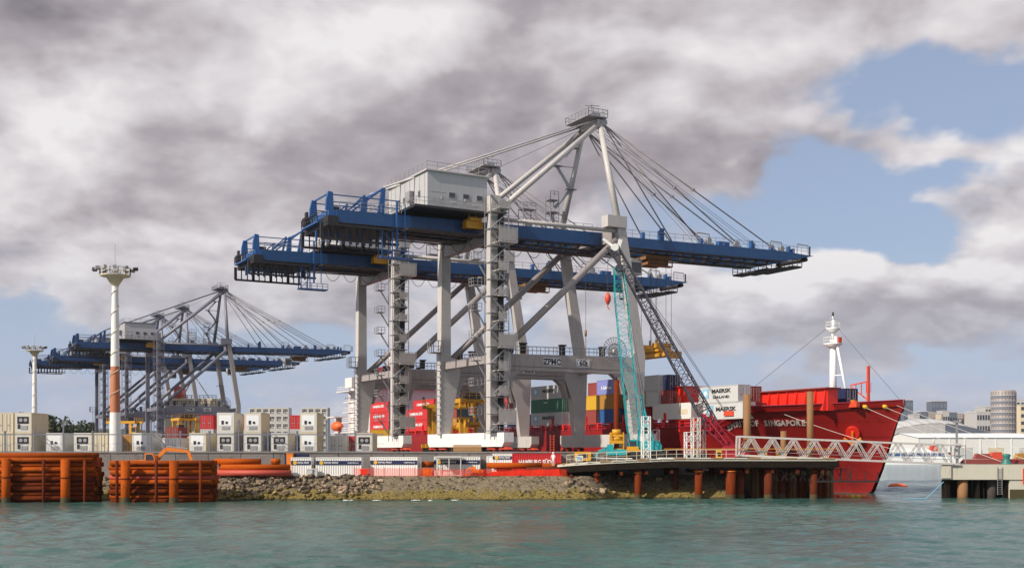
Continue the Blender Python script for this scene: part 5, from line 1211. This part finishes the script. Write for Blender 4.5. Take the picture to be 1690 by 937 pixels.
MB().tube((-7.5, 0, 16.6), (-7.5, 0, 17.4), .16, 8).tube((-7.5, 0, 12.5), (-7.5, 0, 16.6), .06, 6).build('hook_weight', M['rust_pile_brown'], tc)
# dark lattice crane with red undercarriage
rc = thing('lattice_crane', 'crawler crane with dark lattice boom leaning left from a crimson base on the jetty', 'crawler crane', (px(1205, 155.5), 155.5, 5.3)); CR = M['crane_red']
for y in (-1.7, 1.7): MB().prism([(-2.2, .3), (-1.9, .05), (1.9, .05), (2.2, .3), (2.2, .7), (1.9, .95), (-1.9, .95), (-2.2, .7)], 'y', y-.35, y+.35).build('track', CR, rc)
MB().prism([(-1.0, 1.0), (1.6, 1.0), (1.6, 1.7), (.5, 1.9), (-.9, 1.6)], 'y', -1.2, 1.2).build('house', CR, rc)
p0 = V3((.5, 0, 1.0)); p1 = V3((-3.2, 0, 5.0)); p2 = V3((-15.6, 0, 28.4))
MB().lattice(p0, p1, .9, 1.8, 5, .09, .05).build('boom_foot', CR, rc)
MB().lattice((-2.6, .0, 4.6), p2, 1.7, 1.0, 26, .085, .04, 1.).build('boom', M['boom_dark'], rc)
MB().tube((p2.x, -.6, p2.z), (p2.x, .6, p2.z), .5, 14).bar(p2, p2+V3((-1.6, 0, 1.2)), .35).bar(p2+V3((.3, 0, -.6)), p2+V3((.8, 0, 1.1)), .5).build('boom_head', M['white'], rc)
MB().bar((-.6, -1, 2), (-3.4, -.8, 5.6), .2).bar((-.6, 1, 2), (-3.4, .8, 5.6), .2).bar((1.8, 0, 2.2), (-3.4, 0, 5.8), .14).bar((-3.6, -.9, 5.7), (-3.6, .9, 5.7), .5).build('gantry', CR, rc)
MB().path([(-3.0, .4, 6.4), (-9.0, .4, 16.5), (-13.8, .2, 24.6)], .035, 4).path([(-1., .4, 6.8), (-8.0, .4, 17.3), (-13.6, .2, 24.9)], .035, 4).path([(-1., -.4, 6.8), (-7.8, -.4, 17.2), (-13.4, -.2, 25.0)], .035, 4).build('pendant', M['cable'], rc)
# white lattice towers on the jetty
for pp, Y, h, m_, lab in ((1066, 153, 5.6, 'white_paint', 'white lattice tower section standing right of the teal crane'), (1081, 157, 3.9, 'galv', 'grey lattice section behind the left white tower'), (1137, 152.8, 3.5, 'white_paint', 'short white lattice tower left of the crimson crane'), (1148, 154.5, 5.5, 'cream_pale', 'taller white lattice tower left of the crimson crane'), (1157, 156.5, 4.7, 'galv', 'grey lattice section right of the white towers')):
    t = thing('lattice_tower', lab, 'lattice tower', (px(pp, Y), Y, 5.28), R(12))
    MB().lattice((0, 0, 0), (0, 0, h), .95, .95, int(h/.8), .05, .028).build('lattice_section', M[m_], t); MB().box(-.62, .62, -.62, .62, 0, .1).build('base_plate', M['galv'], t)
for pp, Y, z, w, d, h, m_, lab, nm_ in ((1187, 152.0, 5.3, .7, .5, 1.1, 'logo_gold', 'yellow box on the jetty railing left of the gangway', 'control_cabinet'), (956, 152.2, 4.95, 1.0, .7, .75, 'cream_pale', 'pale crate at the left end of the jetty', 'crate'), (962, 156, 5.0, 2.2, 1.0, 1.2, 'yellow', 'yellow machine behind the teal excavator arm', 'generator'), (1260, 155, 5.3, 1.0, .8, 1.2, 'yellow', 'yellow machine seen through the gangway, left', 'generator'), (1290, 155, 5.3, 1.2, .8, 1.2, 'yellow', 'yellow machine seen through the gangway, right', 'generator'), (1120, 152.6, 5.3, 5.5, .5, .12, 'white_paint', 'white beam lying on the jetty edge', 'steel_beam'), (1015, 152., 5.25, 4.6, .4, .12, 'white_paint', 'long white beam lying on the jetty by the drilling rig', 'steel_beam')):
    t = thing(nm_, lab, nm_.replace('_', ' '), (px(pp, Y), Y, z)); MB().prism([(-w/2+.04, 0), (w/2-.04, 0), (w/2, h*.15), (w/2, h*.85), (w/2-.06, h), (-w/2+.06, h), (-w/2, h*.85), (-w/2, h*.15)], 'y', 0, d).build('housing', M[m_], t)
    if nm_ != 'steel_beam': MB().box(-w*.3, w*.3, -.03, -.002, h*.25, h*.75).build('panel', M['dark_steel'] if m_ != 'cream_pale' else M['maersk_blue'], t)
# worker
def person(label, loc, rz, top, leg):
    t = thing('person', label, 'person', loc, rz); me = bpy.data.meshes.new('body')
    J_ = [(0, 0, .95, .15), (0, 0, 1.2, .15), (0, 0, 1.42, .17), (0, 0, 1.52, .07), (0, .01, 1.62, .10), (0, .01, 1.72, .085), (-.2, 0, 1.40, .07), (-.27, .05, 1.15, .05), (-.22, .2, .98, .04), (.2, 0, 1.40, .07), (.28, .02, 1.14, .05), (.29, .1, .90, .04), (-.10, 0, .88, .10), (-.12, .06, .5, .07), (-.12, .0, .08, .05), (-.12, .14, .04, .05), (.10, 0, .88, .10), (.14, -.04, .5, .07), (.15, -.1, .08, .05), (.15, .04, .04, .05)]
    E_ = [(0, 1), (1, 2), (2, 3), (3, 4), (4, 5), (2, 6), (6, 7), (7, 8), (2, 9), (9, 10), (10, 11), (0, 12), (12, 13), (13, 14), (14, 15), (0, 16), (16, 17), (17, 18), (18, 19)]
    me.from_pydata([j[:3] for j in J_], E_, []); o = bpy.data.objects.new('body', me); C.objects.link(o)
    sk = o.modifiers.new('s', 'SKIN')
    for i, j in enumerate(J_): me.skin_vertices[0].data[i].radius = (j[3], j[3]*.8)
    me.skin_vertices[0].data[0].use_root = True; o.modifiers.new('u', 'SUBSURF').levels = 1
    bpy.context.view_layer.update(); m2 = bpy.data.meshes.new_from_object(o.evaluated_get(bpy.context.evaluated_depsgraph_get())); bpy.data.objects.remove(o)
    m2.materials.clear()
    for mm in (top, leg, 'skin'): m2.materials.append(M[mm])
    for p_ in m2.polygons: z = p_.center.z; p_.material_index = 2 if z > 1.53 or (z < 1.0 and abs(p_.center.x) > .21 and z > .85) else (0 if z > .92 else 1); p_.use_smooth = True
    b_ = link('body', m2, t); MB().lathe([(.14, 1.68), (.13, 1.76), (.08, 1.82), (.01, 1.835)], 12, (0, .01)).build('hard_hat', M['white_paint'], t); return t
person('worker in white overalls and hard hat standing at the left end of the jetty', (px(913, 152.9), 152.9, 4.32), R(160), 'white_paint', 'white_paint')
t = thing('boarding_ladder', 'red ladder frame leading up beside the worker at the jetty end', 'ladder', (px(908, 155), 155, 4.2)); lb = MB()
for x_ in (0, .5): lb.bar((x_, 0, 0), (x_, 0, 4.3), .08)
MB_ = lb.build('stile', M['hook_red'], t)
for i in range(12): MB().bar((.04, 0, .35*i+.2), (.46, 0, .35*i+.2), .05).build('rung', M['hook_red'], t)
MB().box(px(905, 155)-.5, px(905, 155)+4, 154, 157, 3.0, 4.2).build('landing_block', M['concrete_dark']); tag(bpy.data.objects['landing_block'], 'dark concrete block under the left end of the jetty', 'concrete block')

# ================= GANGWAY, DOLPHIN =================
gw = thing('gangway', 'white steel truss gangway from the jetty to the concrete dolphin', 'gangway', (px(1218, 151.8), 151.8, 5.62))
ge = V3((px(1586, 152.6), 152.8, 4.42)); g0 = V3(gw.location); vec = ge-g0; LG = vec.length; gw.rotation_euler = (0, math.asin(-vec.z/LG)*1., math.atan2(vec.y, vec.x))
for y in (0, 1.7):
    MB().bar((0, y, .1), (LG, y, .1), .20, .26).build('bottom_chord', M['steel_pale'], gw); MB().bar((0, y, 2.6), (LG-1.0, y, 2.6), .16, .22).build('top_chord', M['steel_pale'], gw)
    nb = 10; w = (LG-1.6)/nb
    MB().bar((.12, y, .2), (.12, y, 2.5), .22).build('end_post', M['steel_pale'], gw)
    for i in range(nb):
        xa = .5+i*w
        for (a, c_) in ((xa, xa+w/2), (xa+w, xa+w/2)):
            for o_ in (-.14, .14): MB().bar((a+o_, y, .22), (c_+o_*.6, y, 2.5), .085).build('diagonal', M['steel_pale'], gw)
    MB().bar((.2, y+(.12 if y == 0 else -.12), 1.15), (LG-1, y+(.12 if y == 0 else -.12), 1.15), .05).bar((.2, y+(.12 if y == 0 else -.12), .7), (LG-1, y+(.12 if y == 0 else -.12), .7), .05).build('handrail', M['galv'], gw)
MB().box(.2, LG-.2, .11, 1.59, -.02, .06).build('walkway', M['galv'], gw)
for i in range(11): MB().bar((.5+i*w, .1, 2.6), (.5+i*w, 1.6, 2.6), .09).build('top_strut', M['steel_pale'], gw)
dl = thing('mooring_dolphin', 'pale concrete mooring dolphin with square openings at the right edge', 'mooring dolphin', (px(1555, 153), 153, 0))
CP = M['concrete_pale']; W9 = 26
MB().prism([(0, 0), (W9, 0), (W9, 9), (3.5, 9)], 'z', 2.5, 4.40).build('deck', CP, dl)
MB().prism([(-.15, 2.7), (1.1, 2.7), (1.1, 4.3), (-.15, 4.3)], 'y', -.25, -.01).build('bumper', CP, dl)
MB().box(.95, 4.9, 2.2, 2.8, -1, 2.49).box(6.0, 9.0, 2.2, 2.8, -1, 2.49).build('back_wall', M['beam_black'], dl)  # near-black colour stands in for the shade inside the openings
for c4_ in ((4.9, 5.2, .5, 2.19), (8.7, 9.0, .5, 2.19), (.9, 1.2, .5, 2.19), (5.8, 5.99, .9, 2.8)): MB().box(*c4_, -1, 2.49).build('cross_wall', M['beam_black'], dl)  # cross walls carry the same painted shade as the back wall
MB().box(9.05, W9, .15, 8.9, -1, 2.49).build('solid_wall', CP, dl); MB().box(9.03, W9, .10, .149, -1, 1.2).build('weed_band', M['weed'], dl)
MB().tube((3.1, 1.0, -1.5), (3.1, 1.0, 2.49), .68, 20).build('pile', M['rust_pile_brown'], dl); MB().tube((7.1, 1.4, -1.5), (7.1, 1.4, 2.49), .62, 20).build('pile', M['concrete_dark'], dl)
ld = MB().bar((7.3, -.12, .5), (7.3, -.12, 4.2), .06).bar((7.9, -.12, .5), (7.9, -.12, 4.2), .06)
for i in range(12): ld.bar((7.3, -.12, .6+i*.3), (7.9, -.12, .6+i*.3), .045)
ld.build('ladder', M['galv'], dl)
MB().box(10.7, 10.95, -.12, -.001, 1.9, 4.0).build('fender_strip', M['hook_red'], dl)
MB().box(0, W9, .0, .25, 4.405, 4.52).build('kerb', CP, dl)
bo = thing('bollard', 'round teal-green mooring bollard on the concrete dolphin', 'bollard', (px(1661, 154.5), 154.5, 4.41)); MB().lathe([(.75, 0), (.72, .25), (.5, .5), (.42, 1.0), (.55, 1.25), (.5, 1.45), (.01, 1.55)], 18).build('bollard_body', M['bollard_teal'], bo); MB().lathe([(.95, 0), (.95, .12), (.7, .14)], 18).build('bollard_base', M['dark_steel'], bo)
lp = thing('lamp_post', 'grey lamp post with control box at the gangway end on the dolphin', 'lamp post', (px(1579, 153.6), 153.6, 4.41)); MB().bar((0, 0, 0), (0, 0, 5.9), .22).build('post', M['galv'], lp); MB().box(-.4, .45, -.25, .25, 5.6, 5.95).tube((.5, 0, 5.7), (.5, 0, 6.05), .2, 10).build('lamp_head', M['galv'], lp); MB().box(-.25, .5, -.3, .3, .9, 2.9).build('control_box', M['grey_box'], lp)
gt = MB().rail([(-.9, -.4, 0), (1.0, -.4, 0)], 2.6, .9, .05).build('gate', M['galv'], lp)
# buoys
for pp, Y, L, r_, lab in ((1482, 205, 3.6, .5, 'orange float lying on the water right of the bow'), ):
    t = thing('oil_boom_float', lab, 'float', (px(pp, Y)-L/2, Y, .1)); MB().lathe([(.01, 0), (r_*.7, .3), (r_, L*.4), (r_*.9, L*.7), (.01, L)], 14).build('float_body', M['buoy_orange'], t, (0, 0, 0), (0, R(90), 0)); MB().bar((L*.2, 0, .3), (L*.8, 0, .3), .1).build('grab_line', M['rope'], t)
for k in range(5):
    X = px(1383+k*9.5, 156); me = MB().tube((0, 0, 0), (.72, 0, 0), .26, 12).mesh('boom_segment', M['logo_gold' if k in (2, 3) else 'buoy_orange']); o = link('boom_segment', me, None, (X, 156, .12)); tag(o, '%s floating barrier segment at the foot of the red hull' % ('leftmost', 'second', 'third', 'fourth', 'rightmost')[k], 'float', 'floating barrier below the bow')
ln = [V3((px(1490, 150), 150, .06)), V3((px(1530, 150), 150.5, .06)), V3((px(1562, 152), 153, 2.2))]
o = MB().path(ln, .05, 5).build('floating_line', M['maersk_blue']); tag(o, 'light blue rope trailing on the water to the dolphin', 'rope')

# ================= FAR SHORE =================
def sh_(Y): return Y
far = MB().prism([(200, 700), (2600, 700), (2600, 6000), (-3000, 6000), (-3000, 1500), (100, 900)], 'z', -2, 2.0).build('far_shore', M['soil']); struct(far, 'low reclaimed shore across the harbour')
hillm = M['leaves']
def hill(u, v):
    X = -1400+u*3600; Y = 1500+v*900
    h = 26*math.exp(-((X+620)/170)**2)+14+9*noise.noise(V3((X*.004, Y*.003, 2)))+5*noise.noise(V3((X*.02, Y*.01, 7)))+10*math.exp(-((X-850)/260)**2)
    return (X, Y, 2+h*math.sin(v*math.pi)**.7+noise.noise(V3((X*.11, Y*.05, 3)))*2.2*(0 < v < 1))
hl = MB().grid(hill, 360, 24, True).build('far_hills', hillm); struct(hl, 'low wooded hills behind the port')
def blk(name_, lab, cat, p0, p1, ytop, Y, D, wall, rows=0, cols=0, roof='flat', zb=2.0, glassy='glass'):
    x0, x1 = px(p0, Y), px(p1, Y); zt = pz(ytop, Y); t = thing(name_, lab, cat, (x0, Y, zb)); w = x1-x0; h = zt-zb
    MB().box(0, w, 0, D, 0, h).build('wall', M[wall], t); MB().box(-.3, w+.3, -.3, D+.3, h+.01, h+.8).build('roof', M['grey_box'], t)
    for r_ in range(rows):
        for c_ in range(cols): MB().box(w*(c_+.18)/cols, w*(c_+.82)/cols, -.25, -.02, h*(r_+.3)/rows, h*(r_+.75)/rows).build('window', M[glassy], t)
    return t
blk('office_tower', 'square dark glass tower on the skyline right of the bow', 'tower', 1538, 1563, 662, 1500, 20, 'slate', 6, 4, glassy='slate_glass')
blk('office_tower', 'narrow dark blue tower right beside the ship bow', 'tower', 1492, 1507, 660, 1400, 18, 'slate', 6, 3, glassy='slate_glass')
blk('office_building', 'low blue glass building hidden by the tip of the bow', 'building', 1466, 1487, 683, 1300, 25, 'slate', 4, 4)
blk('office_building', 'white flat building left of the round tower', 'building', 1612, 1634, 680, 1150, 30, 'house_grey', 4, 5)
blk('office_building', 'taller pale block just left of the round tower', 'building', 1626, 1640, 671, 1250, 30, 'house_grey', 5, 3)
blk('office_building', 'grey block right behind the round tower', 'building', 1670, 1705, 660, 1300, 30, 'grey_box', 6, 5)
blk('office_building', 'pale apartment block at the right photo edge', 'building', 1684, 1720, 668, 1200, 30, 'cream', 7, 5)
for i in range(9): blk('town_building', '%s in the low row of town buildings right of the bow' % ('first', 'second', 'third', 'fourth', 'fifth', 'sixth', 'seventh', 'eighth', 'ninth')[i], 'building', 1508+i*12, 1518+i*12+(i % 3), 684-(i*5 % 7), 1350, 20, ('house_grey', 'slate', 'steel_grey', 'cream')[i % 4], 2, 3)
# round tower
Y = 1000; xc = px(1656, Y); rt = thing('round_tower', 'round grey glass tower on the skyline at the right', 'tower', (xc, Y, 2)); ht = pz(646, Y)-2; rr_ = (px(1675, Y)-px(1637, Y))/2
MB().lathe([(rr_, 0), (rr_, ht), (rr_*.95, ht+1), (.01, ht+1)], 32).build('drum', M['steel_grey'], rt)
for k in range(11):
    z = ht*(k+.6)/11.6; fl = MB().lathe([(rr_+.25, z-1.1), (rr_+.25, z+1.1)], 32).build('window_band', M['slate_glass'], rt)
    MB().lathe([(rr_+.6, z+1.1), (rr_+.6, z+1.5), (rr_+.1, z+1.5)], 32).build('floor_slab', M['house_grey'], rt)
for i in range(24): a = i*math.pi/12; MB().bar(((rr_+.3)*math.cos(a), (rr_+.3)*math.sin(a), 0), ((rr_+.3)*math.cos(a), (rr_+.3)*math.sin(a), ht), .3).build('mullion', M['steel_grey'], rt)
# arena with curved roof
Y = 780; ar = thing('arena', 'wide grey arena with a shallow curved roof beyond the sheds', 'arena', (px(1460, Y), Y, 2)); w = px(1640, Y)-px(1460, Y); h0 = pz(722, Y)-2; h1 = pz(689, Y)-2
def roof_f(u, v): return (u*w, v*50, h0*.9+(h1-h0*.9)*math.sin(math.pi*min(1, .12+u*.80))**.8*(1-.25*(2*v-1)**2))
MB().grid(roof_f, 36, 8, True).build('roof', M['grey_box'], ar)
for i in range(36): a = roof_f(i/36, 0); c_ = roof_f((i+1)/36, 0); MB().add([(a[0], 0, 0), (c_[0], 0, 0), (c_[0], 0, c_[2]-.3), (a[0], 0, a[2]-.3)], [(0, 1, 2, 3)]).build('wall_panel', M['house_grey'] if i < 20 else M['slate'], ar)
for i in range(12): p_ = [roof_f(i/12+.01, v/6) for v in range(7)]; MB().path([(a[0], a[1], a[2]+.2) for a in p_], .18, 4).build('roof_seam', M['galv'], ar)
# sheds
def shed(lab, p0, p1, yt, ye, Y, D, wall):
    x0, x1 = px(p0, Y), px(p1, Y); w = x1-x0; h = pz(ye, Y)-2; hr_ = pz(yt, Y)-2; t = thing('cargo_shed', lab, 'shed', (x0, Y, 2))
    MB().prism([(0, 0), (D, 0), (D, h), (D/2, hr_), (0, h)], 'x', 0, w).build('wall', M[wall], t)
    MB().add([(-.5, -.6, h+.05), (w+.5, -.6, h+.05), (w+.5, D/2, hr_+.3), (-.5, D/2, hr_+.3)], [(0, 1, 2, 3)]).add([(-.5, D+.6, h+.05), (w+.5, D+.6, h+.05), (w+.5, D/2, hr_+.3), (-.5, D/2, hr_+.3)], [(3, 2, 1, 0)]).build('roof', M['white_paint'], t)
    n_ = max(2, int(w/14))
    for i in range(n_): MB().box(w*(i+.25)/n_, w*(i+.75)/n_, -.15, -.02, 0, h*.55).build('door', M['grey_box'] if i % 2 else M['cream'], t)
    for i in range(n_*2): MB().box(w*i/n_/2, w*i/n_/2+.4, -.25, -.03, 0, h).build('pilaster', M['white_paint'], t)
shed('long white shed with low-pitched roof at the right', 1515, 1720, 714, 722, 640, 60, 'white')
shed('smaller pale shed between the bow and the long white shed', 1448, 1530, 718, 728, 700, 40, 'cream_pale')
# ferry and small boats, orange machinery ashore
fy = thing('ferry', 'white passenger ferry with blue windows right of the bow', 'ferry', (px(1452, 560), 560, 0)); s9 = 560/1900
MB().prism([(0, 0), (38, 0), (41, 3.2), (-1, 3.2)], 'y', 0, 9).build('hull', M['white_paint'], fy); MB().prism([(1, 3.21), (36, 3.21), (32, 6.4), (2, 6.4)], 'y', .5, 8.5).build('cabin', M['white_paint'], fy); MB().prism([(4, 6.41), (26, 6.41), (22, 8.6), (5, 8.6)], 'y', 1.5, 7.5).build('upper_deck', M['white_paint'], fy)
for i in range(8): MB().box(3.5+i*3.6, 6.4+i*3.6, .42, .49, 4.0, 5.6).build('window', M['box_blue'], fy)
for i, (pp, w, h, m_) in enumerate([(1512, 14, 5, 'buoy_orange'), (1532, 10, 7, 'hook_red'), (1552, 12, 3.5, 'box_maroon'), (1600, 22, 2.8, 'box_maroon'), (1632, 16, 3.6, 'hook_red'), (1672, 20, 3., 'box_ochre')]):
    t = thing('tug_boat', ('orange', 'taller red', 'dark red', 'long dark red', 'short red', 'ochre')[i]+' work boat moored along the far sheds'+(', left', '', ', middle', '', ', right', ', at the edge')[i], 'boat', (px(pp, 600), 600+i, 0))
    MB().prism([(0, 0), (w-1, 0), (w+.8, 2.4), (-.4, 2.2)], 'y', 0, 5).build('hull', M['box_maroon' if i % 2 else 'hull_red'], t); MB().prism([(w*.2, 2.41), (w*.6, 2.41), (w*.55, 2.4+h), (w*.25, 2.4+h)], 'y', .8, 4.2).build('wheelhouse', M[m_], t); MB().bar((w*.4, 2.5, 2.4+h), (w*.4, 2.5, 4.4+h), .2).build('mast', M[m_], t)
# trees: left hill grove and trees by the sheds
def tree(label, loc, h, seed):
    r = random.Random(seed); t = thing('tree', label, 'tree', loc, 0, 'trees on the low hill at the left' if loc[0] < 0 else 'trees between the town buildings'); tk = MB().tube((0, 0, 0), (r.uniform(-.3, .3), 0, h*.45), .45, 7, .25)
    for i in range(5): a = r.random()*6.3; tk.tube((0, 0, h*(.3+.05*i)), (math.cos(a)*h*.22, math.sin(a)*h*.22, h*(.55+.06*i)), .16, 5, .07)
    tk.build('trunk', M['rust_pile_brown'], t); cm = MB()
    cl = [(r.gauss(0, h*.22), r.gauss(0, h*.22), h*.62+r.gauss(0, h*.14), r.uniform(.10, .2)*h) for _ in range(12)]
    for (cx, cy, cz, cr_) in cl:
        for _ in range(55):
            d = V3((r.gauss(0, 1), r.gauss(0, 1), r.gauss(0, 1))).normalized()*cr_*r.uniform(.7, 1.1); p_ = V3((cx, cy, cz))+d; s_ = r.uniform(.35, .7); a = V3((r.gauss(0, 1), r.gauss(0, 1), r.gauss(0, 1))).normalized()*s_; b_ = a.cross(d).normalized()*s_
            cm.add([p_-a, p_+b_, p_+a, p_-b_], [(0, 1, 2, 3)])
    cm.build('crown', M['leaves'], t)
for i in range(14):
    Y = 420+i*5; tree('%s tree from the left in the dark grove between the two light masts' % ('first', 'second', 'third', 'fourth', 'fifth', 'sixth', 'seventh', 'eighth', 'ninth', 'tenth', 'eleventh', 'twelfth', 'thirteenth', 'last')[i], (px(72+i*6.2, Y), Y, 6.0), 12.5+3*math.sin(i*.7+.6)-i*.25, 40+i)
for i in range(5): tree('%s tree from the left among the town buildings behind the long shed' % ('first', 'second', 'third', 'fourth', 'fifth')[i], (px(1595+i*22, 1050), 1050, 2), 22+i % 3*3, 80+i)
# ================= AIR =================
hz = MB().box(-2500, 2500, -40, 2600, -3.1, 75).build('haze', []); hz['kind'] = 'stuff'
hm = bpy.data.materials.new('haze'); hm.use_nodes = True; ht_ = hm.node_tree; ht_.nodes.clear(); q = NB(ht_)
vp = q.n('ShaderNodeVolumePrincipled'); vp.inputs['Color'].default_value = (.80, .86, .95, 1); vp.inputs['Density'].default_value = .00005; vp.inputs['Anisotropy'].default_value = .2
oo = q.n('ShaderNodeOutputMaterial'); ht_.links.new(vp.outputs[0], oo.inputs[1]); hz.data.materials.append(hm)
